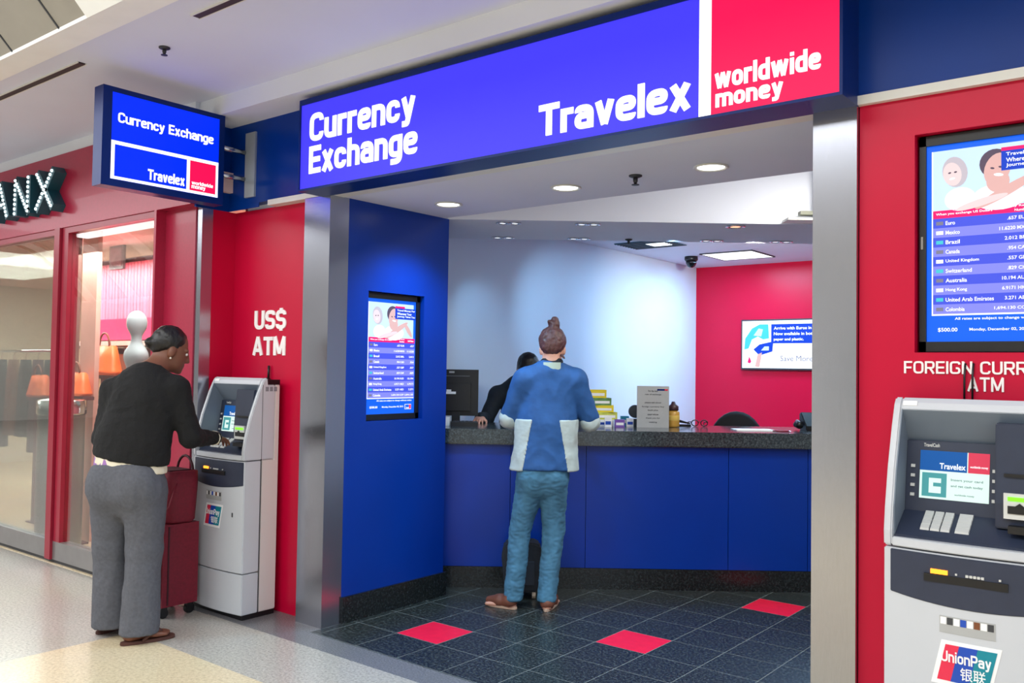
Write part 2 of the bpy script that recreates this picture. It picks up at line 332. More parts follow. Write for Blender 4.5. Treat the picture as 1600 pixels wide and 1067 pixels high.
# ------------------------------------------------------------------ smooth bodies (distance fields turned into one surface)
class SDF:
    def __init__(s): s.p = []; s.cuts = []
    def cone(s, a, b, ra, rb, k=0.03, sy=1.0):
        """tapered limb; sy flattens it along local y"""
        s.p.append(('c', np.array(a, float), np.array(b, float), ra, rb, k, sy)); return s
    def chain(s, pts, rad, k=0.03, sy=1.0):
        for i in range(len(pts)-1): s.cone(pts[i], pts[i+1], rad[i], rad[i+1], k, sy)
        return s
    def ell(s, c, r, k=0.03, rot=None):
        s.p.append(('e', np.array(c, float), np.array(r, float), np.array(rot.to_3x3()) if rot else np.eye(3), k)); return s
    def cut(s, p, n): s.cuts.append((np.array(p, float), np.array(n, float)/np.linalg.norm(n))); return s
    def mesh(s, h, cutfirst=None):
        lo = np.full(3, 1e9); hi = -lo
        for q in s.p:
            if q[0] == 'c': r = max(q[3], q[4]); a = np.minimum(q[1], q[2])-r; b = np.maximum(q[1], q[2])+r
            else: r = q[2].max(); a = q[1]-r; b = q[1]+r
            lo = np.minimum(lo, a); hi = np.maximum(hi, b)
        lo -= 3*h; hi += 3*h; n = np.ceil((hi-lo)/h).astype(int)+1
        F = np.full(n, 1.0, np.float32); ax = [lo[i]+np.arange(n[i])*h for i in range(3)]
        for q in s.p:
            if q[0] == 'c': r = max(q[3], q[4]); a = np.minimum(q[1], q[2])-r; b = np.maximum(q[1], q[2])+r; k = q[5]
            else: r = q[2].max(); a = q[1]-r; b = q[1]+r; k = q[4]
            pad = k+2*h+0.02
            i0 = np.maximum(((a-pad-lo)/h).astype(int), 0); i1 = np.minimum(((b+pad-lo)/h).astype(int)+2, n)
            X = ax[0][i0[0]:i1[0], None, None]; Y = ax[1][None, i0[1]:i1[1], None]; Z = ax[2][None, None, i0[2]:i1[2]]
            if q[0] == 'c':
                sy = q[6]; A = q[1]; ba = q[2]-A
                px, py, pz = X-A[0], (Y-A[1])/sy, Z-A[2]; bv = np.array([ba[0], ba[1]/sy, ba[2]]); L = max(1e-9, (bv**2).sum())
                t = np.clip((px*bv[0]+py*bv[1]+pz*bv[2])/L, 0, 1)
                d = np.sqrt((px-t*bv[0])**2+(py-t*bv[1])**2+(pz-t*bv[2])**2)-(q[3]+(q[4]-q[3])*t)
                if sy < 1: d = d*(0.5+0.5*sy)
            else:
                R = q[3]; x, y, z = X-q[1][0], Y-q[1][1], Z-q[1][2]
                lx = (R[0, 0]*x+R[1, 0]*y+R[2, 0]*z); ly = (R[0, 1]*x+R[1, 1]*y+R[2, 1]*z); lz = (R[0, 2]*x+R[1, 2]*y+R[2, 2]*z)
                r = q[2]; k0 = np.sqrt((lx/r[0])**2+(ly/r[1])**2+(lz/r[2])**2); k1 = np.sqrt((lx/r[0]**2)**2+(ly/r[1]**2)**2+(lz/r[2]**2)**2)+1e-9
                d = k0*(k0-1)/k1
            sl = F[i0[0]:i1[0], i0[1]:i1[1], i0[2]:i1[2]]
            hh = np.maximum(k-np.abs(sl-d), 0)/k
            F[i0[0]:i1[0], i0[1]:i1[1], i0[2]:i1[2]] = np.minimum(sl, d)-hh*hh*k*0.25
        for p, nn in s.cuts:
            d = (ax[0][:, None, None]-p[0])*nn[0]+(ax[1][None, :, None]-p[1])*nn[1]+(ax[2][None, None, :]-p[2])*nn[2]
            F = np.maximum(F, d)
        return nets(F, lo, h)
def nets(F, lo, h):
    S = F < 0; n = np.array(F.shape); m = n-1
    cnt = np.zeros(m, np.int16); acc = np.zeros(tuple(m)+(3,), np.float32)
    cs = [(i, j, k) for i in (0, 1) for j in (0, 1) for k in (0, 1)]
    def sub(A, c): return A[c[0]:c[0]+m[0], c[1]:c[1]+m[1], c[2]:c[2]+m[2]]
    for c in cs:
        for axn in range(3):
            if c[axn]: continue
            d = list(c); d[axn] = 1
            f0, f1 = sub(F, c), sub(F, d); x = sub(S, c) != sub(S, d)
            t = np.where(x, f0/np.where(x, f0-f1, 1), 0)
            for q in range(3): acc[..., q] += np.where(x, c[q]+(t if q == axn else 0), 0)
            cnt += x
    act = cnt > 0; idx = -np.ones(tuple(m), int); idx[act] = np.arange(act.sum())
    cell = np.argwhere(act); V = (cell+acc[act]/cnt[act][:, None])*h+lo
    quads = []
    for axn in range(3):
        o1, o2 = [(1, 2), (2, 0), (0, 1)][axn]
        a = [slice(None)]*3; b = [slice(None)]*3; a[axn] = slice(0, -1); b[axn] = slice(1, None)
        A, B = S[tuple(a)], S[tuple(b)]
        e = np.argwhere(A != B); e = e[(e[:, o1] > 0) & (e[:, o2] > 0) & (e[:, o1] < m[o1]) & (e[:, o2] < m[o2])]
        ins = A[e[:, 0], e[:, 1], e[:, 2]]
        u = np.zeros(3, int); v = np.zeros(3, int); u[o1] = 1; v[o2] = 1
        g = lambda q: idx[q[:, 0], q[:, 1], q[:, 2]]
        Q = np.stack([g(e-u-v), g(e-v), g(e), g(e-u)], 1)
        Q[~ins] = Q[~ins][:, ::-1]; quads.append(Q)
    return V, np.concatenate(quads)
def sdf_obj(name, sdf, h, T, mat, parent, wrinkle=0.0, wf=(9, 9, 5), fine=0.0, smooth_it=2):
    V, Q = sdf.mesh(h)
    nb = np.zeros_like(V); ct = np.zeros(len(V))
    for _ in range(smooth_it):
        nb[:] = 0; ct[:] = 0
        for i in range(4):
            np.add.at(nb, Q[:, i], V[Q[:, (i+1) % 4]]); np.add.at(nb, Q[:, (i+1) % 4], V[Q[:, i]])
            np.add.at(ct, Q[:, i], 1); np.add.at(ct, Q[:, (i+1) % 4], 1)
        V = V*0.5+nb/np.maximum(ct, 1)[:, None]*0.5
    if wrinkle:
        N = np.zeros_like(V); fn = np.cross(V[Q[:, 2]]-V[Q[:, 0]], V[Q[:, 3]]-V[Q[:, 1]])
        for i in range(4): np.add.at(N, Q[:, i], fn)
        N /= np.linalg.norm(N, axis=1)[:, None]+1e-9
        D = np.array([noise.noise((v[0]*wf[0], v[1]*wf[1], v[2]*wf[2]))+0.6*(1-2*abs(noise.noise((v[0]*wf[0]*1.7+5, v[1]*wf[1]*1.7, v[2]*wf[2]*2.6)))) for v in V])
        if fine: D = D + fine*np.array([noise.noise((v[0]*40, v[1]*40, v[2]*90)) for v in V])
        V = V+N*(D*wrinkle)[:, None]
    me = bpy.data.meshes.new(name)
    me.from_pydata([tuple(T @ Vector(v)) for v in V], [], [tuple(int(i) for i in q) for q in Q]); me.update()
    return mesh_obj(name, me, mat, parent, True)

# ------------------------------------------------------------------ the setting: floors
WY = 3.345                 # front wall of the exchange
m = MB()
m.box(-24, -4.74, -6, 3.06, -0.05, 0, 0); m.box(-4.74, 6, 2.585, 3.066, -0.05, 0, 0); m.box(-4.74, 6, -6, 2.585, -0.05, 0, 1)
m.box(-5.0, 3, 3.066, 3.235, -0.05, 0.0, 2); m.box(-5.0, -4.0, 3.235, 3.42, -0.05, 0.0, 2)
m.box(-14, -5.0, 3.06, 7.2, -0.05, 0.005, 1)
m.box(-5.0, 0.7, 3.235, 9.7, -0.06, -0.0004, 3)
x0, y0, px_, py_ = -3.6245, 3.5495, 0.3135, 0.3043
reds = {(0, 0), (3, 2), (4, 6)}
for i in range(-4, 14):
    for j in range(-2, 17):
        a, b = x0+i*px_, y0+j*py_; g = 0.0022
        a0 = max(a, -4.0 if b < 4.1 else -4.7)+g; b0 = max(b, 3.235)+g; a1 = a+px_-g; b1 = b+py_-g
        if a1 <= a0+0.004 or b1 <= b0+0.004 or NV.dot(Vector((a0, b0, 0))) > 6.4: continue
        m.face([(a0, b0, 0), (a1, b0, 0), (a1, b1, 0), (a0, b1, 0)], 5 if (i, j) in reds else 4)
struct(m.build('floor', [TERR, CREAM, SILL, GROUT, TILE, REDTILE]))

# walls of the exchange
FZ = 3.05
struct(bx('wall_front_left', RED, (-5.03, -4.232, 3.385, 3.47, 0, 2.5)))
m = MB(); m.box(-5.10, -5.03, 3.20, 3.47, 0, 2.5)
struct(m.build('wall_return', RED))
struct(MB().box(-5.092, -5.029, 3.138, 3.215, 0, 2.52).build('trim_1', STEEL, bevel=0.004))
m = MB(); Y1 = 3.47; hx0, hx1, hz0, hz1 = -0.828, -0.34, 1.582, 2.362
m.box(-1.02, hx0, WY, Y1, 0, 2.5); m.box(hx1, 0.8, WY, Y1, 0, 2.5); m.box(hx0, hx1, WY, Y1, 0, hz0); m.box(hx0, hx1, WY, Y1, hz1, 2.5)
m.box(hx0, hx1, Y1-0.01, Y1, hz0, hz1)
struct(m.build('wall_front_right', RED))
m = MB(); m.box(-5.04, 0.8, 3.33, 3.47, 2.53, 3.06); m.box(-5.045, -5.028, 3.09, 3.33, 2.50, 3.06); m.box(-5.028, -4.7, 3.325, 3.33, 2.50, 2.53)
struct(m.build('wall_fascia', NAVY))
struct(MB().box(-4.60, 0.8, 3.318, 3.42, 2.498, 2.532).build('trim_2', TRIMG, bevel=0.003))
struct(MB().box(-4.232, -4.0, 3.318, 3.462, 0, 2.5).build('trim_3', STEEL, bevel=0.004))
struct(MB().box(-1.185, -1.022, 3.318, 3.56, 0, 2.5).build('trim_4', STEEL, bevel=0.004))
# blue pier with a niche for the screen, dark stone skirting
m = MB(); ya, yb, za, zb = 3.628, 4.112, 1.172, 1.964
m.box(-4.13, -4.0, 3.462, ya, 0, 2.5); m.box(-4.13, -4.0, yb, 4.335, 0, 2.5); m.box(-4.13, -4.0, ya, yb, 0, za); m.box(-4.13, -4.0, ya, yb, zb, 2.5)
m.box(-4.9, -4.13, 3.475, 4.335, 0, 2.5)
struct(m.build('wall_left', BLUE))
struct(MB().box(-4.0, -3.984, 3.462, 4.351, 0, 0.152).box(-4.5, -4.0, 4.335, 4.351, 0, 0.152).build('baseboard_left', GRAN, bevel=0.003))
# office walls and ceilings
struct(bx('wall_office_left', pm('office_paint', (204, 220, 238), 0.6, var=0.02, scale=2), (-4.92, -4.8, 4.335, 9.65, 0, 2.9)))  # white wall with the cool cast of the lamps put into its colour
struct(bx('wall_back', RED, (-4.8, 0.7, 9.55, 9.65, 0, 2.9)))
struct(bx('wall_right', WHITE, (0.55, 0.7, 3.47, 9.55, 0, 3.06)))
m = MB()
m.box(-4.92, 0.7, 3.47, 4.29, 2.5, 3.04)
m.box(-4.92, 0.7, 3.40, 3.47, 2.5, 2.53)
# soffit that follows the counter
def clipped(b0, b1, xa=-4.79, xb=0.55):
    def yx(b, x): return (b - NV.x*x)/NV.y
    return [(xa, yx(b0, xa)), (xb, yx(b0, xb)), (xb, min(9.55, yx(b1, xb))), (xb-0.001, min(9.55, yx(b1, xb))), (xa, yx(b1, xa))]
p0, p1 = 5.877, 6.749
def yx(b, x): return (b - NV.x*x)/NV.y
def xy(b, y): return (b - NV.y*y)/NV.x
m.prism([(xy(p0, 4.29), 4.29), (0.55, yx(p0, 0.55)), (0.55, yx(p1, 0.55)), (-4.79, yx(p1, -4.79)), (-4.79, 4.29)], 2, 2.5, 3.04)
m.prism([(-4.79, yx(p1, -4.79)), (0.55, yx(p1, 0.55)), (0.55, 9.55), (-4.79, 9.55)], 2, 2.74, 2.9)
m.box(-4.92, 0.7, 4.29, 8.2, 3.04, 3.1)
# mall ceiling: flat band, lip, sloping vault with white ribs
m.box(-24, 3, 2.12, 3.5, 3.165, 3.30)
struct(m.build('ceiling', CEIL))
m = MB(); m.box(-5.03, 3, 3.10, 3.5, 3.05, 3.165); m.box(-24, -5.03, 3.07, 3.5, 3.08, 3.165)
struct(m.build('wall_bulkhead', WHITE))
m = MB(); m.box(-24, 3, 1.97, 2.12, 3.14, 3.17)
def arc(t): return (1.97-1.9*t, 3.16+1.33*math.sin(t*PI/2))
def arc2(t): return (-5.17+1.9*t, 3.16+1.33*math.sin(t*PI/2))
for A in (arc, arc2):
    for x in [-3.93+2.16*k for k in range(-9, 4)]:
        pts = [A(i/8) for i in range(9)]
        m.ring_loft([[(x-0.25, y, z-0.02), (x+0.25, y, z-0.02), (x+0.25, y, z+0.1), (x-0.25, y, z+0.1)] for y, z in pts])
m.box(-24, 3, -3.27, -3.05, 4.42, 4.6); m.box(-24, 3, -0.15, 0.07, 4.42, 4.6)
m.box(-24, 3, -5.32, -5.17, 3.14, 3.3); m.box(-24, 3, -6.2, -5.32, 3.165, 3.3)
struct(m.build('ceiling_ribs', VAULTW))
m = MB()
for A in (arc, arc2):
    for i in range(8):
        (ya_, za_), (yb_, zb_) = A(i/8), A((i+1)/8)
        m.prism([(ya_, za_), (yb_, zb_), (yb_, zb_+0.06), (ya_, za_+0.06)], 0, -24, 3)
    for k in range(-42, 14):
        x = -3.93+0.54*k
        if k % 4 == 0: continue
        m.ring_loft([[(x-0.006, y, z-0.006), (x+0.006, y, z-0.006), (x+0.006, y, z+0.02), (x-0.006, y, z+0.02)] for y, z in [A(i/8) for i in range(9)]], True, 1)
m.box(-24, 3, -3.05, -0.15, 4.55, 4.62)
struct(m.build('ceiling_vault', [VAULT, DARK]))
# far side of the mall
m = MB(); m.box(-24, 6, -6.3, -6.2, 0, 3.2, 0)
for k in range(7):
    x = -22+3.6*k; m.box(x, x+1.2, -6.22, -6.18, 0.15, 2.4, 1)
struct(m.build('wall_mall_far', [TRIMG, pm('far_shop', (96, 104, 102), 0.4)]))
struct(bx('wall_mall_end', TRIMG, (-24.2, -24, -6.3, 7.2, 0, 4.7)))

# ------------------------------------------------------------------ shop front on the left
SY = 3.06
m = MB(); m.box(-24, -5.045, SY, 3.16, 2.515, 3.08)
m.box(-5.445, -5.09, 3.13, 3.2, 0.0, 2.515); m.box(-5.47, -5.445, SY, 3.2, 0.0, 2.515)
m.box(-24, -8.75, SY, 3.16, 0, 2.515)
struct(m.build('wall_shop_front', REDSHOP))
m = MB(); m.box(-8.75, -5.47, SY+0.01, 3.15, 0.03, 0.165, 0); m.box(-8.75, -5.47, SY+0.02, 3.16, 0, 0.03, 1)
struct(m.build('baseboard_shop', [pm('kick_plate', (150, 148, 148), 0.35, 0.6, var=0.06), DARK]))
m = MB(); m.box(-6.885, -6.80, SY-0.01, 3.16, 0.03, 2.515, 0); m.box(-6.79, -6.70, SY+0.01, 3.15, 0.165, 2.515, 0); m.box(-6.80, -6.79, SY+0.03, 3.15, 0.03, 2.515, 1)
m.box(-6.70, -5.47, SY+0.01, 3.13, 2.47, 2.515, 0); m.box(-8.75, -6.885, SY+0.01, 3.13, 2.47, 2.515, 0)
struct(m.build('trim_5', [pm('mullion_red', (150, 30, 52), 0.3, var=0.05), DARK]))
GL = glassy('shop_glass', (232, 238, 236), 0.06); GL2 = glassy('reflective_glass', (216, 226, 220), 0.34)
struct(bx('window_1', GL, (-6.70, -5.47, 3.10, 3.106, 0.165, 2.47)))
struct(bx('window_2', GL2, (-8.75, -6.885, 3.10, 3.106, 0.165, 2.47)))
m = MB(); m.box(-14.2, -14, 3.16, 7.2, 0, 2.9, 0); m.box(-14, -4.99, 7.1, 7.2, 0, 2.9, 0); m.box(-5.05, -4.99, 3.47, 7.1, 0, 2.9, 1)
struct(m.build('wall_shop_inside', [pm('shop_cream', (222, 214, 196), 0.7), pm('shop_pink_wall', (214, 90, 118), 0.6)]))
struct(bx('ceiling_shop', pm('shop_ceiling', (228, 196, 190), 0.7), (-14, -4.99, 3.16, 7.2, 2.62, 2.75)))
PINK = pm('pink_slat', (238, 120, 150), 0.45, var=0.25, scale=4, stretch=(6, 1, 0.02))
m = MB(); 
for k in range(22):
    x = -8.62+0.058*k; m.box(x, x+0.052, 4.22, 4.25, 1.92, 2.45, 0)
m.box(-8.66, -7.30, 4.25, 4.30, 0.005, 2.5, 1); m.box(-8.62, -7.34, 4.2, 4.25, 1.72, 1.92, 2); m.box(-8.66, -7.3, 3.98, 4.24, 1.66, 1.70, 3)
t = m.build('display_wall', [PINK, pm('display_plum', (92, 40, 56), 0.6), pm('display_rose', (214, 44, 92), 0.5), pm('shelf_white', (235, 220, 214), 0.4)])
tag(t, 'pink slatted display wall with a shelf inside the red shop window', 'display wall')
# things inside the shop
q = at(184, 402, 1, 4.21)
t = thing('picture', (q.x, 4.2, q.z-0.1), 'small grey picture on the pink slats inside the shop window', 'picture')
MB().box(q.x-0.13, q.x+0.13, 4.195, 4.22, q.z-0.115, q.z+0.115).build('frame', GREYP, t, 0.004)
bx('print', pm('print_grey', (150, 130, 140), 0.5, var=0.4, scale=18), (q.x-0.105, q.x+0.105, 4.19, 4.196, q.z-0.09, q.z+0.09), t)
TANS = [pm('cloth_tan', (196, 148, 112), 0.8, var=0.2), pm('cloth_beige', (214, 178, 140), 0.8, var=0.2), pm('cloth_brown', (150, 96, 76), 0.8, var=0.2)]
def garment(cx, cy, ztop, w_, h_, mat, lab, grp, ph):
    rings = []
    for k in range(9):
        f = k/8; z = ztop-h_*f; ww = w_*(0.55+0.45*min(1, f*4))*(1+0.06*math.sin(ph+f*5)); dd = 0.05+0.02*f
        rings.append([(cx+ww/2*math.cos(a)*(1+0.12*math.sin(5*a+ph)*f), cy+dd*math.sin(a)*(1+0.35*math.sin(6*a+ph)*f), z) for a in [2*PI*i/26 for i in range(26)]])
    t = thing('hanging_garment', (cx, cy, ztop-h_), lab, 'garment', grp)
    MB().ring_loft(rings).build('cloth', mat, t, smooth=True)
    MB().tube([(cx, cy, ztop-0.005), (cx, cy, ztop+0.05), (cx+0.015, cy, ztop+0.075), (cx+0.03, cy, ztop+0.06)], 0.003, 6).build('hook', CHROME, t)
labs = ['tan garment hung leftmost in the warm lit row under the pink slats', 'beige garment hung second in the warm lit row under the pink slats', 'brown garment hung third in the warm lit row under the pink slats', 'tan garment hung rightmost in the warm lit row under the pink slats']
for k in range(4):
    garment(-8.28+0.27*k, 4.08, 1.585, 0.20, 0.38+0.04*(k % 2), TANS[(k+k//3) % 3], labs[k], 'warm toned garments under the shelf', k*1.7)
DKS = [pm('cloth_plum', (70, 44, 56), 0.85, var=0.3), pm('cloth_charcoal', (46, 42, 48), 0.85, var=0.3)]
labs = ['plum garment on the lower rail, leftmost behind the woman', 'charcoal garment on the lower rail, second behind the woman', 'plum garment on the lower rail, third behind the woman', 'charcoal garment on the lower rail, rightmost behind the woman']
for k in range(4):
    garment(-8.43+0.29*k, 4.08, 1.06, 0.21, 0.62, DKS[k % 2], labs[k], 'dark garments on the lower rail', k*2.1)
for z, lab in ((1.66, 'upper steel clothes rail below the display shelf'), (1.12, 'lower steel clothes rail with dark garments on it')):
    tag(MB().tube([(-8.64, 4.08, z-0.012), (-7.32, 4.08, z-0.012)], 0.012).tube([(-8.5, 4.08, z-0.012), (-8.5, 4.26, z-0.012)], 0.009).tube([(-7.45, 4.08, z-0.012), (-7.45, 4.26, z-0.012)], 0.009).build('clothes_rail', CHROME, None, smooth=True), lab, 'rail')
# wide column and its pale pilaster seen through the window
tag(MB().box(-7.62, -7.36, 3.62, 3.66, 0.005, 2.62).build('display_pilaster', pm('pilaster_pink', (206, 160, 150), 0.5), None, 0.006), 'pale pink pilaster just inside the red shop window', 'pilaster')
tag(MB().box(-8.02, -7.72, 3.62, 3.66, 0.005, 2.62).build('partition', pm('panel_taupe', (112, 84, 80), 0.6, var=0.2), None, 0.004), 'tall taupe partition beside the pale pink pilaster in the window', 'partition')
# metal bin
b0 = at(106, 845, 1, 3.42); b0 = Vector((-7.22, 3.30, 0.005))
t = thing('waste_bin', b0, 'grey cylindrical bin with a bright steel rim behind the shop glass', 'bin')
MB().lathe([(0.0, 0), (0.165, 0), (0.17, 0.02), (0.172, 1.08), (0.16, 1.10)], b0, 32).build('barrel', pm('bin_grey', (112, 106, 100), 0.35, 0.5, var=0.1), t, smooth=True)
MB().lathe([(0.178, 1.08), (0.182, 1.09), (0.182, 1.19), (0.16, 1.20), (0.10, 1.17), (0.0, 1.165)], b0, 32).build('rim', CHROME, t, smooth=True)
ORANGE = pm('bag_orange', (240, 112, 50), 0.45, var=0.1)
for (px, py, Y, s, lab) in ((166, 563, 3.86, 1.0, 'orange handbag on the shop display, behind the shoulder of the woman'), (122, 600, 3.52, 0.75, 'orange handbag on the shop display, left of the pale pilaster'), (62, 603, 3.7, 0.8, 'small orange bag left of the red window mullion')):  # the third bag is added, filling the left pane instead of its reflection
    c = at(px, py, 1, Y); t = thing('handbag', (c.x, Y, c.z-0.13), lab, 'handbag', None)
    MB().ring_loft([[(c.x+sx*0.16*s*(1.1-0.3*f), Y+sy*0.06*(1.15-0.6*f), c.z-0.13*s+0.26*s*f) for sx, sy in ((-1, -1), (1, -1), (1, 1), (-1, 1))] for f in (0, 0.15, 0.6, 1)]).build('bag_body', ORANGE, t, 0.01, True)
    MB().tube([(c.x+0.09*s*math.cos(a), Y-0.02, c.z+0.12*s+0.12*s*math.sin(a)) for a in [PI*i/10 for i in range(11)]], 0.009).build('handle', pm('strap_brown', (110, 50, 30), 0.5), t, smooth=True)
    p = MB().box(c.x-0.22*s, c.x+0.22*s, Y-0.035, Y+0.06, c.z-0.13*s-0.033, c.z-0.13*s-0.003).box(c.x-0.03, c.x+0.03, Y-0.03, Y+0.03, 0.02, c.z-0.13*s-0.03).box(c.x-0.14, c.x+0.14, Y-0.03, Y+0.06, 0.005, 0.02).build('display_stand', pm('stand_maroon', (88, 30, 40), 0.5), None, 0.003)
    tag(p, lab.replace('orange handbag on the shop display', 'maroon display stand under the orange handbag').replace('small orange bag', 'maroon display stand under the small orange bag'), 'stand')
# mannequin bust, pale blue, above the woman's head
c = at(214, 505, 1, 3.72); c.z += 0.0; t = thing('mannequin_bust', (c.x, 3.72, 0.005), 'pale grey mannequin bust above the head of the woman in the window', 'mannequin')
s = SDF().ell((0, 0, 0), (0.07, 0.085, 0.105)).cone((0, 0, -0.07), (0, 0.0, -0.18), 0.04, 0.045).ell((0, 0, -0.27), (0.13, 0.08, 0.09), 0.05).cone((0, 0, -0.28), (0, 0, -0.46), 0.09, 0.075, 0.05, 0.75)
sdf_obj('bust', s, 0.014, Matrix.Translation(c), pm('mannequin_white', (158, 172, 182), 0.75), t)
MB().tube([(c.x, 3.72, 0.02), (c.x, 3.72, c.z-0.5)], 0.015).lathe([(0.15, 0), (0.15, 0.015), (0.0, 0.02)], (c.x, 3.72, 0.005)).build('stand', CHROME, t, smooth=True)
# left pane: dark coats added on a rail for the mirrored passers-by, white base cabinet
labs = ['black coat hanging leftmost behind the reflective window pane', 'brown coat hanging second behind the reflective window pane', 'black coat hanging third behind the reflective window pane', 'plum coat hanging fourth behind the reflective window pane', 'black coat hanging rightmost behind the reflective window pane']
STANDIN_COATS = [pm('coat_black', (22, 22, 26), 0.85, var=0.3), pm('coat_brown', (96, 66, 50), 0.85, var=0.3), pm('coat_plum', (62, 34, 44), 0.85, var=0.3)]
for k in range(5):
    c = at(4+19*k, 520, 1, 4.3)
    garment(c.x, 4.3, 1.525, 0.24, 0.85+0.15*(k % 3 == 0), STANDIN_COATS[(0, 1, 0, 2, 0)[k]], labs[k], 'coats behind the reflective pane', k*1.3)
a, b = at(-10, 500, 1, 4.3), at(84, 500, 1, 4.3)
tag(MB().tube([(a.x, 4.3, 1.62), (b.x, 4.3, 1.62)], 0.015).tube([(a.x, 4.3, 0.005), (a.x, 4.3, 1.62)], 0.015).tube([(b.x, 4.3, 0.005), (b.x, 4.3, 1.62)], 0.015).build('clothes_rack', CHROME, None, smooth=True), 'steel clothes rack holding coats behind the reflective pane', 'rack')  # rack added to carry the coats that replace the reflection

# letters above the shop: big channel letters set with bulbs
LB = em('bulb_glow', (225, 250, 255), 1.6); LT = pm('letter_teal', (22, 74, 88), 0.4)
t = thing('shop_sign', (-7.4, SY, 2.65), 'bulb studded dark teal letters ANX of the shop name on red fascia', 'sign')
ly = SY-0.09
def letter(strokes, x_, w_):
    lm = MB(); B = []
    for (a, b) in strokes:
        A = Vector((x_+a[0]*w_, ly, 2.668+a[1]*0.262)); Bv = Vector((x_+b[0]*w_, ly, 2.668+b[1]*0.262)); d = (Bv-A).normalized(); nrm = Vector((-d.z, 0, d.x))*0.034; e = d*0.018
        lm.prism([(p.x, p.z) for p in (A-e+nrm, A-e-nrm, Bv+e-nrm, Bv+e+nrm)], 1, ly, SY)
        n = max(2, int((Bv-A).length/0.036))
        for i in range(n+1):
            P = A+(Bv-A)*(i/n)
            if all((P-Q).length > 0.024 for Q in B): B.append(P)
    o = lm.build('letter', LT, t)
    for P in B: MB().ell((P.x, ly-0.004, P.z), (0.0125, 0.012, 0.0125), 8).build('bulb', LB, o, smooth=True)
letter([((0, 0), (0.5, 1)), ((0.5, 1), (1, 0)), ((0.22, 0.36), (0.78, 0.36))], -7.83, 0.28)
letter([((0, 0), (0, 1)), ((0, 1), (1, 0)), ((1, 0), (1, 1))], -7.40, 0.23)
letter([((0, 1), (1, 0)), ((0, 0), (1, 1))], -7.02, 0.25)

# ------------------------------------------------------------------ signs of the exchange
sx0, sx1, sz0, sz1, sy = -4.085, -1.02, 2.495, 3.02, 3.157
t = thing('fascia_sign', ((sx0+sx1)/2, 3.33, sz0), 'long lit blue and red fascia sign over the exchange opening', 'sign')
m = MB(); m.box(sx0, sx1, sy+0.006, 3.33, sz0, sz1)
for b in ((sx0, sx1, sy-0.008, sy+0.006, sz0, sz0+0.012), (sx0, sx1, sy-0.008, sy+0.006, sz1-0.03, sz1), (sx0, sx0+0.01, sy-0.008, sy+0.006, sz0+0.012, sz1-0.03), (sx1-0.012, sx1, sy-0.008, sy+0.006, sz0+0.012, sz1-0.03)): m.box(*b)
m.build('sign_case', NAVYF, t)
bx('blue_panel', S_BLUE, (sx0+0.01, -1.583, sy, sy+0.006, sz0+0.012, sz1-0.03), t)
bx('white_divider', S_WHITE, (-1.583, -1.531, sy-0.001, sy+0.006, sz0+0.012, sz1-0.03), t)
bx('red_panel', S_RED, (-1.531, sx1-0.012, sy, sy+0.006, sz0+0.012, sz1-0.03), t)
sign_letters('lettering', [('Currency', -3.995, -3.16, 2.735, 2.928)], S_WHITE, t, 'S', sy)
sign_letters('lettering', [('Exchange', -3.995, -3.14, 2.55, 2.742)], S_WHITE, t, 'S', sy)
sign_letters('lettering', [('Travelex', -2.372, -1.618, 2.543, 2.692)], S_WHITE, t, 'S', sy, 0.1, 0.004, 0.05)
sign_letters('lettering', [('worldwide', -1.514, -1.10, 2.606, 2.688)], S_WHITE, t, 'S', sy, 0.1)
sign_letters('lettering', [('money', -1.51, -1.24, 2.518, 2.588)], S_WHITE, t, 'S', sy, 0.1)

bxx = -4.80
t = thing('blade_sign', (bxx-0.05, 2.75, 2.45), 'lit blue blade sign reaching out on two tubes left of the fascia', 'sign')
m = MB(); m.box(bxx-0.10, bxx-0.008, 2.365, 3.135, 2.49, 3.048)
for b in ((bxx-0.008, bxx, 2.365, 3.135, 3.02, 3.048), (bxx-0.008, bxx, 2.365, 3.135, 2.49, 2.53), (bxx-0.008, bxx, 2.365, 2.418, 2.53, 3.02), (bxx-0.008, bxx, 3.098, 3.135, 2.53, 3.02)): m.box(*b)
m.build('sign_case', NAVYF, t)
bx('blue_panel', B_BLUE, (bxx-0.008, bxx-0.004, 2.418, 3.098, 2.53, 3.02), t)
m = MB(); X0, X1 = bxx-0.004, bxx-0.002
for b in ((X0, X1, 2.42, 3.096, 2.728, 2.748), (X0, X1, 2.42, 3.096, 2.532, 2.548), (X0, X1, 2.42, 2.440, 2.532, 2.748), (X0, X1, 3.080, 3.096, 2.532, 2.748), (X0, X1, 2.885, 2.905, 2.532, 2.748)): m.box(*b)
m.build('white_border', S_WHITE, t)
bx('red_panel', S_RED, (X0, X1-0.0005, 2.905, 3.080, 2.548, 2.728), t)
sign_letters('lettering', [('Currency Exchange', 2.455, 3.058, 2.842, 2.912)], S_WHITE, t, 'E', X0, 0.085, 0.003)
sign_letters('lettering', [('Travelex', 2.64, 2.872, 2.562, 2.625)], S_WHITE, t, 'E', X0, 0.09, 0.003)
sign_letters('lettering', [('worldwide', 2.918, 3.062, 2.585, 2.606), ('money', 2.918, 3.01, 2.556, 2.58)], S_WHITE, t, 'E', X1, 0.08, 0.002)
for z in (2.862, 2.69): MB().tube([(bxx-0.05, 3.13, z), (bxx-0.05, 3.325, z)], 0.016).build('bracket_tube', STEEL, t, smooth=True)
MB().box(-4.845, -4.742, 3.316, 3.33, 2.57, 2.985).build('wall_plate', pm('plate_grey', (176, 186, 194), 0.35, 0.5), t, 0.002)

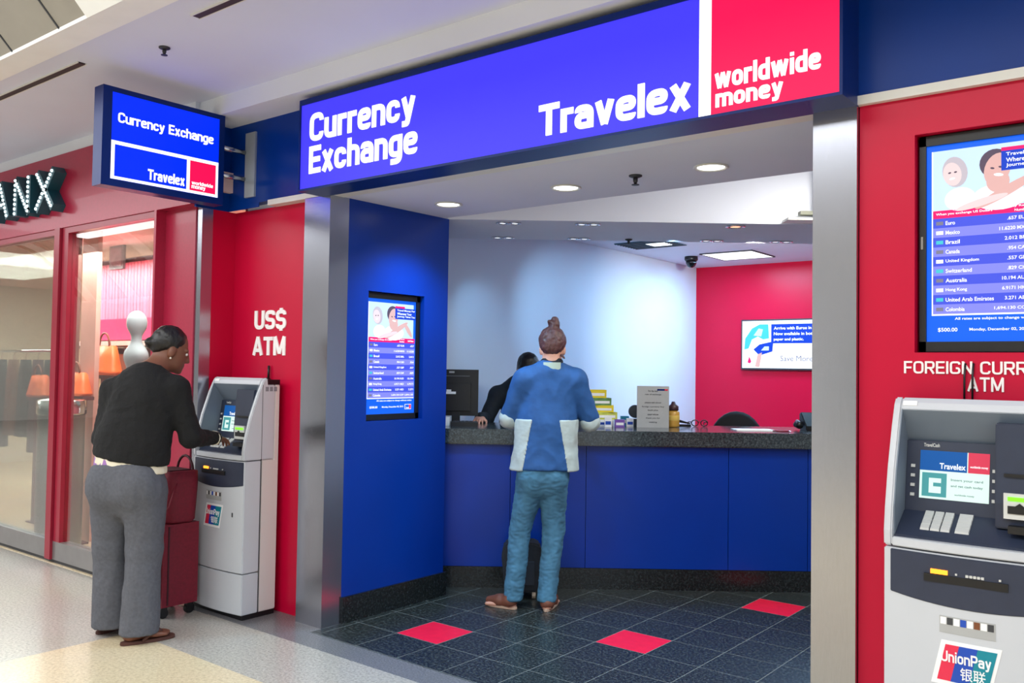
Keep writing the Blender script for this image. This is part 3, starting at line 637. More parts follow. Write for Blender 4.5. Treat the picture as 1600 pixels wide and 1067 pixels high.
WL = pm('letter_white', (244, 240, 238), 0.4)
def L(px, py, Y=3.383): return at(px, py, 1, Y)
a = L(398, 514); b = L(448, 483)
t = sign_letters('wall_lettering', [('US$', a.x, b.x, L(422, 517).z, L(422, 482).z), ('ATM', L(395, 556).x, L(446, 553).x, L(420, 556).z, L(420, 525).z)], WL, None, 'S', 3.385, 0.1, 0.006, 0.06)
tag(t, 'white raised letters US$ ATM on the red wall above the left machine', 'lettering')
t = sign_letters('wall_lettering', [('FOREIGN CURRENCY', -0.862, -0.335, 1.506, 1.553), ('ATM', -0.657, -0.546, 1.448, 1.499)], WL, None, 'S', WY, 0.075, 0.005, 0.1)
tag(t, 'white raised letters FOREIGN CURRENCY ATM on the red wall at right', 'lettering')

# ------------------------------------------------------------------ exchange rate boards
ROWS = ['Euro', 'Mexico', 'Brazil', 'Canada', 'United Kingdom', 'Switzerland', 'Australia', 'Hong Kong', 'United Arab Emirates', 'Colombia']
VALS = ['.657 EUR', '11.6220 MXN', '2.012 BRL', '.954 CAD', '.557 GBP', '.829 CHF', '10.194 AUD', '6.9171 HKD', '3.271 AED', '1,694.130 COP']
def rate_board(face, u0, u1, v0, v1, off, depth, root):
    """u, v: outer frame; off: plane of the picture; depth of the niche behind"""
    def B(name, mat, a, b, c, d, layer, thick=0.0012, par=None):
        q0 = off-0.0012*layer if face == 'S' else off+0.0012*layer
        q1 = q0+thick if face == 'S' else q0-thick
        p0, p1 = min(q0, q1), max(q0, q1)
        return bx(name, mat, (a, b, p0, p1, c, d) if face == 'S' else (p0, p1, a, b, c, d), par if par is not None else root)
    fw = 0.022; W_, H_ = u1-u0, v1-v0
    m = MB(); q0, q1 = (off-0.012, off+0.03) if face == 'S' else (off-0.03, off+0.012)
    for b in ((u0, u1, v0, v0+fw*1.6), (u0, u1, v1-fw*1.6, v1), (u0, u0+fw, v0, v1), (u1-fw*1.3, u1, v0, v1)):
        m.box(b[0], b[1], q0, q1, b[2], b[3]) if face == 'S' else m.box(q0, q1, b[0], b[1], b[2], b[3])
    m.build('frame', BLACK, root, 0.002)
    a, b, c, d = u0+fw, u1-fw*1.3, v0+fw*1.6, v1-fw*1.6; w_, h_ = b-a, d-c
    scr = B('screen', D_BLUE, a, b, c, d, 0, 0.01)
    U = lambda f: a+w_*f
    V = lambda f: d-h_*f
    B('photo', D_PALE, U(0.05), U(0.95), V(0.335), V(0.03), 1)
    # the couple in the picture, cut from flat shapes
    def blob(name, mat, cu_, cv_, ru, rv, layer, tilt=0, par=None):
        pts = []
        for i in range(22):
            an = 2*PI*i/22; x = ru*math.cos(an); y = rv*math.sin(an)
            pts.append((U(cu_)+(x*math.cos(tilt)-y*math.sin(tilt))*w_, V(cv_)+(x*math.sin(tilt)+y*math.cos(tilt))*w_))
        q = off-0.0012*layer if face == 'S' else off+0.0012*layer
        mm = MB(); mm.prism(pts, 1 if face == 'S' else 0, q, q+(0.001 if face == 'S' else -0.001)); return mm.build(name, mat, root)
    blob('pictured_woman', D_SHIRT, 0.26, 0.285, 0.12, 0.10, 2); blob('pictured_man', D_SHIRT, 0.55, 0.29, 0.20, 0.11, 2.2)
    blob('pictured_hair', D_BLOND, 0.22, 0.145, 0.095, 0.13, 2.4, 0.2); blob('pictured_face', D_SKIN2, 0.20, 0.155, 0.07, 0.10, 2.8, 0.2)
    blob('pictured_hair', D_HAIR, 0.52, 0.125, 0.115, 0.12, 2.4, 0.3); blob('pictured_face', D_SKIN, 0.535, 0.155, 0.095, 0.135, 2.8, -0.25); blob('pictured_neck', D_SKIN, 0.54, 0.215, 0.085, 0.09, 2.6)
    blob('pictured_arm', D_SKIN, 0.60, 0.265, 0.26, 0.04, 3.0, 0.5); blob('pictured_arm', D_SKIN2, 0.42, 0.31, 0.2, 0.03, 3.1, 0.25); blob('pictured_arm', D_SKIN, 0.84, 0.26, 0.13, 0.035, 2.9, -0.9)
    for cu2, cv2, ru2, rv2, tl, mt in ((0.50, 0.148, 0.016, 0.008, -.25, D_HAIR), (0.56, 0.146, 0.016, 0.008, -.25, D_HAIR), (0.545, 0.183, 0.035, 0.012, -.15, D_WHITE), (0.18, 0.148, 0.012, 0.007, .2, D_HAIR), (0.225, 0.146, 0.012, 0.007, .2, D_HAIR), (0.20, 0.178, 0.022, 0.008, .2, D_WHITE)): blob('pictured_feature', mt, cu2, cv2, ru2, rv2, 3.2, tl)
    B('caption_box', D_NAVY, U(0.565), U(0.985), V(0.165), V(0.068), 3.4); B('caption_tab', D_PINK, U(0.565), U(0.76), V(0.069), V(0.052), 3.6)
    B('heading_bar', D_PINK, U(0.05), U(0.98), V(0.375), V(0.335), 2)
    for k in range(10):
        f0 = 0.375+0.0485*k; B('table_row', D_ROW2 if k % 2 else D_ROW, U(0.05), U(0.98), V(f0+0.0485), V(f0), 2)
        B('flag', D_TEAL if k % 3 == 2 else (D_WHITE if k % 3 == 1 else D_GREY), U(0.075), U(0.13), V(f0+0.034), V(f0+0.016), 3)
    B('border_line', D_WHITE, U(0.04), U(0.05), V(0.862), V(0.03), 1.5); B('border_line', D_WHITE, U(0.04), U(0.98), V(0.868), V(0.86), 1.5)
    B('logo_box', D_WHITE, U(0.80), U(0.93), V(0.965), V(0.92), 2); B('logo_box', D_BLUE, U(0.806), U(0.885), V(0.961), V(0.924), 3); B('logo_box', S_RED, U(0.89), U(0.924), V(0.961), V(0.924), 3)
    T = []
    def tx(s_, fu0, fu1, fv1, fv0): T.append((s_, U(fu0), U(fu1), V(fv1), V(fv0)))
    tx('Travel Money For', 0.60, 0.97, 0.100, 0.079); tx('Wherever Your', 0.60, 0.90, 0.127, 0.106); tx('Journey Takes You', 0.60, 0.97, 0.154, 0.133)
    tx('When you exchange US Dollars', 0.075, 0.50, 0.363, 0.348); tx('Buy Rate', 0.62, 0.76, 0.351, 0.339); tx('Number', 0.66, 0.76, 0.370, 0.358); tx('Sell Rate', 0.83, 0.95, 0.363, 0.348)
    for k in range(10):
        f0 = 0.375+0.0485*k; n = len(ROWS[k]); tx(ROWS[k], 0.15, 0.15+0.018*n, f0+0.036, f0+0.016)
        n = len(VALS[k]); tx(VALS[k], 0.76-0.019*n, 0.76, f0+0.034, f0+0.017); tx(VALS[k][:-4], 0.96-0.02*(n-4), 0.96, f0+0.034, f0+0.017)
    tx('All rates are subject to change without notice', 0.22, 0.93, 0.895, 0.878)
    tx('$500.00', 0.09, 0.24, 0.952, 0.930); tx('Monday, December 02, 2013', 0.33, 0.76, 0.950, 0.932); tx('Travelex', 0.815, 0.88, 0.958, 0.945)
    lettering('lettering', T, D_WHITE, root, face, off-0.005 if face == 'S' else off+0.005, 0.012, 0.0008)
    hl = (u0+0.006, u0+0.013)
    zz = v0+H_*0.5
    MB().box(hl[0], hl[1], q0-0.004, q0, zz-0.02, zz+0.025).build('latch', CHROME, root) if face == 'S' else MB().box(q1, q1+0.004, hl[0], hl[1], zz-0.02, zz+0.025).build('latch', CHROME, root)
t = thing('rate_board', (-0.58, WY+0.05, 1.58), 'large upright exchange rate screen set in red wall above right machine', 'rate screen')
rate_board('S', hx0+0.008, hx1-0.008, hz0+0.004, hz1-0.004, WY+0.045, 0.1, t)
t = thing('rate_board', (-4.05, 3.87, 1.17), 'smaller upright exchange rate screen set in the blue side wall', 'rate screen')
rate_board('E', ya+0.003, yb-0.003, za+0.003, zb-0.003, -4.045, 0.1, t)

# ------------------------------------------------------------------ cash machines
AW = pm('atm_shell', (196, 200, 206), 0.42, var=0.02, scale=3); AW2 = pm('atm_side', (214, 208, 204), 0.45, var=0.02, scale=3)
AIN = pm('atm_recess', (112, 124, 138), 0.45, var=0.03); ADK = pm('atm_dark', (42, 50, 70), 0.4, var=0.06, scale=20)
KEY = pm('key_steel', (206, 208, 206), 0.35, 0.2); KEYC = pm('key_groove', (60, 62, 66), 0.5)
A_ORANGE = em('indicator_orange', (255, 140, 40), 3.0); A_GREEN = em('indicator_green', (120, 255, 40), 1.6)
SC_BLUE = em('atm_screen_blue', (18, 86, 160), 0.9); SC_RED = em('atm_screen_red', (214, 62, 88), 0.9); SC_PALE = em('atm_screen_pale', (214, 238, 230), 0.95); SC_TEAL = em('atm_screen_teal', (74, 152, 156), 0.9); SC_TXT = em('atm_screen_text', (120, 150, 150), 0.8)
UP_R = pm('sticker_red', (226, 44, 78), 0.4); UP_B = pm('sticker_blue', (24, 74, 178), 0.4); UP_T = pm('sticker_teal', (0, 132, 150), 0.4); ST_W = pm('sticker_white', (242, 242, 242), 0.4); ST_G = pm('sticker_grey', (170, 172, 172), 0.4)
def cash_machine(loc, label):
    W_ = 0.53; DP = 0.24
    t = thing('cash_machine', loc, label, 'cash machine'); ox, oy, oz = loc
    T = Matrix.Translation(loc)
    def bow(x): return -0.022*(1-(2*x/W_-1)**2)
    N = 14
    def front(z0, z1, yo=0.0, x0=0.0, x1=W_, back=0.12, zb=None):
        """bowed slab; zb(x) may bend the lower edge"""
        r = []
        xs = [x0+(x1-x0)*i/N for i in range(N+1)]
        mm = MB(T); V = mm.bm.verts.new; fs = []
        top = [V((x, bow(x)+yo, z1)) for x in xs]; bot = [V((x, bow(x)+yo, zb(x) if zb else z0)) for x in xs]
        tb = [V((x, back, z1)) for x in xs]; bb = [V((x, back, zb(x) if zb else z0)) for x in xs]
        for i in range(N):
            for q in ((bot[i], bot[i+1], top[i+1], top[i]), (top[i], top[i+1], tb[i+1], tb[i]), (bb[i], tb[i], tb[i+1], bb[i+1]), (bot[i], bb[i], bb[i+1], bot[i+1])): fs.append(mm.bm.faces.new(q))
        fs.append(mm.bm.faces.new((bot[0], top[0], tb[0], bb[0]))); fs.append(mm.bm.faces.new((bot[N], bb[N], tb[N], top[N])))
        bmesh.ops.recalc_face_normals(mm.bm, faces=fs)
        return mm
    MB(T).box(0.012, W_-0.012, 0.015, DP, 0.0, 0.032).build('plinth', BLACK, t)
    MB(T).prism([(0.118, 0.032), (0.118, 0.934), (0.205, 0.934), (0.205, 1.385), (DP, 1.385), (DP, 0.032)], 0, 0.0, W_).build('cabinet', AW2, t, 0.005)
    MB(T).box(0.004, W_-0.002, 0.135, DP, 1.385, 1.415).build('top_cover', BLACK, t, 0.003)
    low = front(0.032, 0.268, back=0.114); low.build('lower_door', AW, t, 0.004)
    up = front(0.274, 0.93, back=0.114); ud = up.build('upper_door', AW, t, 0.004)
    MB(T).lathe([(0, 0), (0.008, 0), (0.008, 0.004), (0, 0.004)], (0, 0, 0), 12).build('lock', DARK, ud) if False else None
    pnl = front(0.78, 0.926, -0.004, 0.022, W_-0.006, 0.02, lambda x: 0.792-0.026*(1-(2*x/W_-1)**2)).build('card_panel', ADK, t, 0.002)
    MB(T).box(0.13, 0.37, -0.0285, 0.0, 0.842, 0.866).build('card_slot', BLACK, pnl, 0.002)
    MB(T).box(0.15, 0.20, -0.029, -0.015, 0.868, 0.882).build('indicator_light', A_ORANGE, pnl, 0.003)
    m_ = MB(T).box(0.252, 0.304, -0.0291, -0.02, 0.8725, 0.8735)
    for i in range(5): m_.box(0.252+0.011*i, 0.260+0.011*i, -0.0292, -0.02, 0.869, 0.877)
    m_.build('card_symbol', KEY, pnl)
    for u_ in (0.222, 0.345): MB(T).box(u_, u_+0.006, -0.0292, -0.02, 0.871, 0.877).build('status_dot', KEY, pnl)
    # hood: two cheeks, top, lip
    prof = [(-0.005, 0.936), (-0.008, 0.985), (0.004, 1.06), (0.036, 1.19), (0.085, 1.33), (0.118, 1.405), (0.135, 1.424), (0.150, 1.424), (0.155, 1.385), (0.2045, 1.385), (0.2045, 0.936)]
    MB(T).prism(prof, 0, 0.0, 0.026).build('hood_cheek', AW, t, 0.005); MB(T).prism(prof, 0, W_-0.026, W_).build('hood_cheek', AW, t, 0.005)
    hf = MB(T).prism([(0.106, 1.383), (0.118, 1.408), (0.135, 1.4235), (0.150, 1.4235), (0.150, 1.383)], 0, 0.026, W_-0.026).build('hood_top', AW, t, 0.003)
    lip = front(0.936, 0.965, 0.0, 0.026, W_-0.026, 0.05).build('hood_lip', AW, t, 0.003)
    m_ = MB(T); m_.prism([(0.012, 1.07), (0.04, 1.19), (0.106, 1.383), (0.21, 1.29), (0.21, 0.98), (0.02, 0.965)], 0, 0.026, 0.03)
    m_.prism([(0.106, 1.383), (0.185, 1.277), (0.19, 1.277), (0.125, 1.383)], 0, 0.03, W_-0.03)
    m_.prism([(0.012, 1.07), (0.04, 1.19), (0.106, 1.383), (0.21, 1.29), (0.21, 0.98), (0.02, 0.965)], 0, W_-0.03, W_-0.026)
    m_.build('recess_liner', AIN, t)
    # screen panel and shelf
    sp = MB(T).prism([(0.168, 1.277), (0.19, 1.277), (0.19, 1.03), (0.132, 1.03)], 0, 0.03, 0.345).build('screen_surround', ADK, t, 0.002)
    sh = MB(T).prism([(0.19, 1.045), (0.128, 1.040), (0.012, 0.972), (0.012, 0.955), (0.19, 0.955)], 0, 0.03, W_-0.03).build('key_shelf', ADK, t, 0.002)
    def sl(f): return 0.132+(0.168-0.132)*f     # y of the screen face for f = 0 bottom .. 1 top
    def sbox(name, mat, x0, x1, f0, f1, lift, par):
        z0, z1 = 1.03+0.247*f0, 1.03+0.247*f1; y0, y1 = sl(f0), sl(f1)
        return MB(T).ring_loft([[(x0, y0-lift, z0), (x1, y0-lift, z0), (x1, y0+0.002, z0), (x0, y0+0.002, z0)], [(x0, y1-lift, z1), (x1, y1-lift, z1), (x1, y1+0.002, z1), (x0, y1+0.002, z1)]]).build(name, mat, par)
    x0, x1, f0, f1 = 0.075, 0.288, 0.22, 0.87; fm = 0.60; xm = x0+0.70*(x1-x0)
    scr = sbox('screen', SC_PALE, x0, x1, f0, fm, 0.002, t)
    sbox('screen_header', SC_BLUE, x0, xm-0.003, fm, f1, 0.002, scr); sbox('screen_divider', SC_PALE, xm-0.003, xm, fm, f1, 0.002, scr); sbox('screen_logo', SC_RED, xm, x1, fm, f1, 0.002, scr)
    sbox('screen_picture', SC_TEAL, x0+0.008, x0+0.085, f0+0.03, fm-0.03, 0.003, scr); sbox('screen_picture', SC_PALE, x0+0.03, x0+0.068, f0+0.08, fm-0.1, 0.004, scr); sbox('screen_picture', SC_TEAL, x0+0.044, x0+0.068, f0+0.17, f0+0.22, 0.005, scr)
    def slettering(lines, mat, par, lift):
        o = lettering('lettering', lines, mat, None, 'S', 0.0, 0.02, 0.0006); 
        me = o.data
        for v in me.vertices:
            f = (v.co.z-1.03)/0.247; v.co.y = v.co.y+sl(f)-lift; v.co += Vector(loc)
        bpy.data.objects.remove(o); mesh_obj('lettering', me, mat, par)
    def zf(f): return 1.03+0.247*f
    slettering([('Travelex', x0+0.062, x0+0.142, zf(fm+0.03), zf(fm+0.11))], ST_W if False else em('atm_screen_white', (240, 246, 250), 1.0), scr, 0.0025)
    for ln_ in (('Insert your card', x0+0.098, x0+0.195, zf(f0+0.25), zf(f0+0.29)), ('and get cash today', x0+0.098, x0+0.195, zf(f0+0.17), zf(f0+0.21)), ('worldwide money', x0+0.11, x0+0.17, zf(f0+0.06), zf(f0+0.09))): slettering([ln_], SC_TXT, scr, 0.0025)
    slettering([('worldwide money', xm+0.006, x1-0.004, zf(fm+0.06), zf(fm+0.10))], em('atm_screen_white', (240, 246, 250), 1.0), scr, 0.0025)
    slettering([('TravelCash', 0.085, 0.135, zf(0.92), zf(0.97))], KEY, sp, 0.001)
    for k in range(4):
        for xx in (0.047, 0.297): sbox('function_key', KEY, xx, xx+0.013, 0.24+0.13*k, 0.28+0.13*k, 0.006, t)
    for i in range(4):
        for j in range(4):
            xx = 0.100+0.031*i+(0.012 if i == 3 else 0); ww = 0.028 if i < 3 else 0.042; yy = 0.045+0.0205*j; zz = 0.972+(yy-0.012)/0.116*0.068
            MB(T).ring_loft([[(xx, yy, zz), (xx+ww, yy, zz), (xx+ww, yy+0.0185, zz+0.0108), (xx, yy+0.0185, zz+0.0108)], [(xx+0.001, yy+0.001, zz+0.007), (xx+ww-0.001, yy+0.001, zz+0.007), (xx+ww-0.001, yy+0.0175, zz+0.0178), (xx+0.001, yy+0.0175, zz+0.0178)]]).build('key', KEY, t)
    hs = MB(T).prism([(0.078, 1.352), (0.20, 1.352), (0.20, 1.0), (0.07, 1.02), (0.06, 1.10)], 0, 0.318, W_-0.03).build('dispenser_housing', ADK, t, 0.004)
    MB(T).box(0.345, 0.485, 0.058, 0.08, 1.185, 1.195).build('receipt_slot', BLACK, hs)
    MB(T).box(0.345, 0.445, 0.05, 0.07, 1.055, 1.135).build('reader_bezel', KEY, hs, 0.006)
    MB(T).box(0.357, 0.435, 0.047, 0.06, 1.112, 1.124).build('reader_light', A_GREEN, hs, 0.002)
    MB(T).box(0.357, 0.445, 0.046, 0.06, 1.072, 1.096).prism([(0.375, 1.094), (0.39, 1.106), (0.405, 1.094)], 1, 0.046, 0.06).build('reader_mouth', BLACK, hs)
    MB(T).box(0.36, 0.46, 0.03, 0.07, 1.012, 1.035).build('reader_tray', BLACK, hs, 0.006)
    # stickers
    def bsticker(name, mat, u0, u1, v0, v1, lift, par, slant=0.0):
        mm = MB(T); r = []
        K = 6
        for i in range(K+1):
            f = i/K; u = u0+(u1-u0)*f
            a_, b_ = u, u+slant*(v1-v0)
            r.append([(a_, bow(a_)-lift, v0), (b_, bow(b_)-lift, v1), (b_, bow(b_)+0.001, v1), (a_, bow(a_)+0.001, v0)])
        return mm.ring_loft(r).build(name, mat, par)
    b_ = bsticker('card_logo_label', ST_G, 0.175, 0.335, 0.685, 0.738, 0.0012, t)
    for i, c_ in enumerate((ST_W, KEYC, ST_W, UP_B, ST_W, pm('sticker_brown', (120, 70, 40), 0.5), ST_W, KEYC)): bsticker('card_logo', c_, 0.178+0.0193*i, 0.195+0.0193*i, 0.712, 0.734, 0.0018, b_)
    b_ = bsticker('card_sticker', ST_W, 0.150, 0.322, 0.522, 0.662, 0.0012, t, 0.22)
    u0, u1, v0, v1 = 0.168, 0.315, 0.536, 0.650; dd = (u1-u0)
    bsticker('sticker_stripe', UP_R, u0, u0+0.30*dd, v0, v1, 0.0018, b_, 0.22); bsticker('sticker_stripe', UP_B, u0+0.27*dd, u0+0.66*dd, v0, v1, 0.0022, b_, 0.22); bsticker('sticker_stripe', UP_T, u0+0.63*dd, u1, v0, v1, 0.0026, b_, 0.22)
    def sl2(lines, bold):
        o = lettering('lettering', lines, ST_W, None, 'S', 0.0, bold, 0.0006); me = o.data
        for v in me.vertices:
            v.co.y += bow(v.co.x)-0.0026; v.co += Vector(loc)
        bpy.data.objects.remove(o); mesh_obj('lettering', me, ST_W, b_)
    o = sign_letters('lettering', [('UnionPay', u0+0.012, u1+0.008, 0.588, 0.630)], ST_W, None, 'S', 0.0, 0.085, 0.0006); me = o.data
    for v in me.vertices: v.co.y += bow(v.co.x)-0.0026; v.co += Vector(loc)
    bpy.data.objects.remove(o); mesh_obj('lettering', me, ST_W, b_)
    sl2([('\u94f6\u8054', u0+0.068, u0+0.140, 0.546, 0.586)], 0.008)
    b2 = MB(T).ring_loft([[(0.03, 0.1105, 1.3985), (0.075, 0.1105, 1.3985), (0.075, 0.1135, 1.3975), (0.03, 0.1135, 1.3975)], [(0.03, 0.1175, 1.4135), (0.075, 0.1175, 1.4135), (0.075, 0.121, 1.412), (0.03, 0.121, 1.412)]]).build('corner_label', ST_W, hf)
    for k in range(3): MB(T).box(W_-0.001, W_+0.001, 0.135+0.03*k, 0.157+0.03*k, 1.345, 1.372).build('vent', GREYP, t)
    MB(T).box(W_-0.0035, W_+0.0005, 0.1145, 0.118, 0.034, 1.385).build('side_groove', KEYC, t)
    MB(T).tube([(0.30, -0.018, 0.60), (0.30, -0.024, 0.60)], 0.006, 10).build('lock', KEYC, ud) if False else MB(T).box(0.435, 0.443, -0.016, 0.0, 0.60, 0.625).build('lock', KEYC, ud)
    return t
a2 = cash_machine((-0.862, 3.1, 0.0), 'grey foreign currency cash machine at right with a lit screen')
a1 = copy_tree(a2, None, (-4.988, 3.1, 0.0)); a1['label'] = 'grey cash machine under US$ lettering that the woman is using'
# cables rising from the machines
m = MB()
for x in (-0.665, -0.64): m.tube([(x, WY-0.012, 1.41), (x, WY-0.010, 1.50), (x+0.002, WY-0.004, 1.545)], 0.0035, 8)
tag(m.build('power_cable', BLACK, None, smooth=True), 'pair of black cables rising from the right cash machine over lettering', 'cable')
m = MB(); m.tube([(-4.62, 3.37, 1.41), (-4.62, 3.372, 1.50)], 0.007, 8); m.lathe([(0.02, 0), (0.02, 0.01), (0, 0.012)], (-4.62, 3.36, 1.413), 12)
tag(m.build('antenna', BLACK, None, smooth=True), 'short black antenna on top of the left cash machine', 'antenna')

# ------------------------------------------------------------------ counter
MR = Matrix(((RV.x, NV.x, 0, 0), (RV.y, NV.y, 0, 0), (0, 0, 1, 0), (0, 0, 0, 1)))      # local (run, depth, z) -> world
def run(px, py, b): return RV.dot(atn(px, py, b))
ct0 = rn(1.0, 6.35, 0)
t = thing('service_counter', ct0, 'blue panelled service counter running across the exchange', 'counter')
seams = [-0.62, run(797, 780, 6.10), run(915, 800, 6.10), run(1138, 800, 6.10), run(1262, 800, 6.10), 3.4]
PB = 6.10
for a, b in zip(seams, seams[1:]): MB(MR).box(a+0.002, b-0.002, PB, PB+0.02, 0.145, 0.982).build('panel', BLUE, t, 0.0015)
MB(MR).box(-0.62, 3.4, PB+0.02, PB+0.05, 0.0, 0.982).build('carcass', NAVYF, t)
MB(MR).box(-0.55, 3.4, PB-0.003, PB+0.02, 0.0, 0.143).build('plinth', GRAN, t, 0.002)
for a in (0.3, 1.5, 2.7): MB(MR).box(a, a+0.03, PB+0.05, 6.75, 0.0, 0.982).build('support', NAVYF, t)
tp = MB(MR).prism([(-0.60, 6.06), (3.4, 6.06), (3.4, 6.84), (-0.60, 6.84)], 2, 0.983, 1.088).build('countertop', GRANT, None, 0.006)
tag(tp, 'thick speckled dark granite countertop on blue panels', 'countertop')
CT = 1.088
def on(px, py): return at(px, py, 2, CT)
def cthing(name, P, label, cat, group=None): return thing(name, (P.x, P.y, P.z), label, cat, group)
def MM(P): return Matrix.Translation(P) @ MR
# computer screen seen from behind
P = on(712, 661); P = rn(RV.dot(atn(712, 655, 6.60)), 6.60, CT)
t = cthing('monitor', P, 'black computer monitor seen from behind at left end of counter', 'monitor')
mw = 0.385
k = MB(MM(P)).box(-0.20, 0.165, 0.0, 0.05, 0.06, 0.405).build('housing', BLACK, t, 0.012)
MB(MM(P)).box(-0.11, 0.11, -0.03, 0.0, 0.10, 0.30).build('back_bulge', BLACK, k, 0.02)
MB(MM(P)).box(-0.03, 0.03, -0.02, 0.05, 0.0, 0.09).lathe([(0.11, 0), (0.11, 0.012), (0.0, 0.02)], (0, 0.02, 0), 24).build('stand', BLACK, t, 0.003)
MB(MM(P)).box(-0.075, 0.0, -0.0315, -0.028, 0.222, 0.24).box(-0.07, -0.035, -0.0315, -0.028, 0.24, 0.255).build('badge', ST_W, k)
MB(MM(P)).box(-0.055, -0.015, -0.0012, 0.001, 0.378, 0.392).build('rear_label', ST_G, k)
MB(MM(P)).box(-0.17, 0.10, -0.0012, 0.001, 0.355, 0.358).build('trim_line', GREYP, k)
P = rn(RV.dot(atn(695, 654, 6.36)), 6.36, CT)
tag(MB(MM(P)).box(-0.06, 0.035, 0, 0.07, 0.0, 0.062).build('small_box', ST_W, None, 0.006), 'small white box on the counter below the computer monitor', 'box')
P = rn(RV.dot(atn(715, 658, 6.28)), 6.28, CT)
t = cthing('keyboard', P, 'black keypad lying on the counter in front of computer monitor', 'keypad')
MB(MM(P)).box(-0.05, 0.14, 0, 0.12, 0, 0.03).build('keypad_body', BLACK, t, 0.006)
mm = MB(MM(P))
for i in range(6):
    for j in range(4): mm.box(-0.04+0.03*i, -0.016+0.03*i, 0.01+0.026*j, 0.03+0.026*j, 0.03, 0.036)
mm.build('keys', DARK, t)
# notice card
P = rn(RV.dot(atn(1020, 667, 6.50)), 6.50, CT); pw = 0.118
t = cthing('notice_card', P, 'grey notice card with printed lines standing on the counter', 'card')
card = MB(MM(P)).box(-pw, pw, 0, 0.008, 0.0, 0.305).build('card', pm('card_grey', (176, 178, 180), 0.45), t, 0.001)
MB(MM(P)).prism([(-0.002+0.01, 0.0), (0.09, 0.0), (0.09, 0.006), (0.012, 0.12), (0.008, 0.12)], 0, -0.1, 0.1).build('foot', pm('acrylic', (190, 196, 200), 0.2), t)
MB(MM(P)).box(0.03, 0.085, -0.0015, 0, 0.272, 0.284).build('logo_bar', NAVYF, card); MB(MM(P)).box(0.085, 0.108, -0.0015, 0, 0.272, 0.284).build('logo_square', UP_R, card)
lines = [('For the best', 0.07, 0.262, .018), ('rate of exchange', 0.12, 0.236, .02), ('please ask about', 0.12, 0.176, .02), ('foreign currency buy', 0.165, 0.146, .02), ('back plus', 0.075, 0.120, .02), ('service', 0.08, 0.09, .022), ('thank you for', 0.105, 0.062, .02), ('waiting', 0.06, 0.032, .02)]
o = lettering('lettering', [(s_, -w2/2, w2/2, z, z+0.013) for s_, w2, z, h_ in lines], KEYC, None, 'S', -0.0002, 0.012, 0.0008)
me = o.data; bpy.data.objects.remove(o); me.transform(MM(P)); mesh_obj('lettering', me, KEYC, card)
# leaflets and small packets in a pile
YEL = pm('card_yellow', (232, 208, 40), 0.5); GRN = pm('card_green', (96, 140, 84), 0.5, var=0.3, scale=30); TEA = pm('card_teal', (40, 150, 190), 0.5); PUR = pm('card_purple', (120, 80, 170), 0.5); LIM = pm('card_lime', (200, 206, 90), 0.5, var=0.2, scale=30)
def packet(px, py, b, w_, d_, h_, mat, name, label, cat, tilt=0.0, z=None):
    q = atn(px, py, b); z = CT if z is None else z
    P = rn(RV.dot(q), b, z)
    M = MM(P) @ Matrix.Rotation(tilt, 4, 'Z')
    o = thing(name, P, label, cat)
    MB(M).box(-w_/2, w_/2, -d_/2, d_/2, 0, h_).build('packet_body', mat, o, 0.004)
    MB(M).box(-w_/2*0.8, w_/2*0.8, -d_/2-0.001, -d_/2, h_*0.25, h_*0.6).build('printed_band', ST_W if mat is not ST_W else UP_B, o)
    return o
B_ = 6.62
packet(940, 655, B_, 0.17, 0.14, 0.05, ST_W, 'leaflet_box', 'white leaflet box at the bottom of the pile beside the customer', 'box')
packet(945, 650, B_, 0.16, 0.13, 0.055, LIM, 'leaflet_box', 'lime leaflet box second from the bottom of the pile', 'box', 0.12, CT+0.05)
packet(943, 635, B_, 0.15, 0.13, 0.05, YEL, 'leaflet_box', 'yellow box in the middle of the pile beside the customer', 'box', -0.1, CT+0.105)
packet(938, 622, B_, 0.14, 0.12, 0.055, GRN, 'leaflet_box', 'green patterned box near the top of the pile', 'box', 0.15, CT+0.155)
packet(932, 608, B_, 0.14, 0.11, 0.06, YEL, 'leaflet_box', 'bright yellow box topmost of the pile beside the customer', 'box', 0.0, CT+0.21)
packet(976, 655, 6.72, 0.06, 0.05, 0.07, TEA, 'ink_bottle_box', 'teal packet right of the leaflet pile on the counter', 'packet')
packet(968, 655, 6.52, 0.07, 0.05, 0.055, PUR, 'ink_bottle_box', 'purple packet between the leaflet pile and the teal packet', 'packet')
packet(984, 655, 6.60, 0.05, 0.05, 0.06, ST_W, 'tape_box', 'small white packet left of the grey notice card', 'packet')
packet(950, 662, 6.50, 0.05, 0.03, 0.07, ST_W, 'card_holder', 'small white card holder in front of the leaflet pile', 'holder')
P = rn(RV.dot(atn(993, 660, 6.72)), 6.72, CT)
t = cthing('tape_dispenser', P, 'dark tape dispenser half hidden behind the notice card', 'dispenser')
MB(MM(P)).box(-0.04, 0.05, 0, 0.05, 0, 0.05).build('base', DARK, t, 0.008); MB(MM(P)).tube([(0, 0.005, 0.105), (0, 0.045, 0.105)], 0.05, 20).build('reel', DARK, t)
P = rn(RV.dot(atn(1052, 664, 6.60)), 6.60, CT)
t = cthing('jar', P, 'amber jar with dark lid right behind the notice card', 'jar')
MB().lathe([(0, 0), (0.042, 0), (0.045, 0.01), (0.045, 0.11), (0.03, 0.125), (0, 0.125)], P, 24).build('glass_body', pm('amber', (196, 150, 66), 0.25), t, smooth=True)
MB().lathe([(0, 0.125), (0.038, 0.125), (0.038, 0.155), (0.02, 0.17), (0.012, 0.19), (0, 0.19)], P, 24).build('lid', pm('lid_dark', (70, 44, 50), 0.4), t, smooth=True)
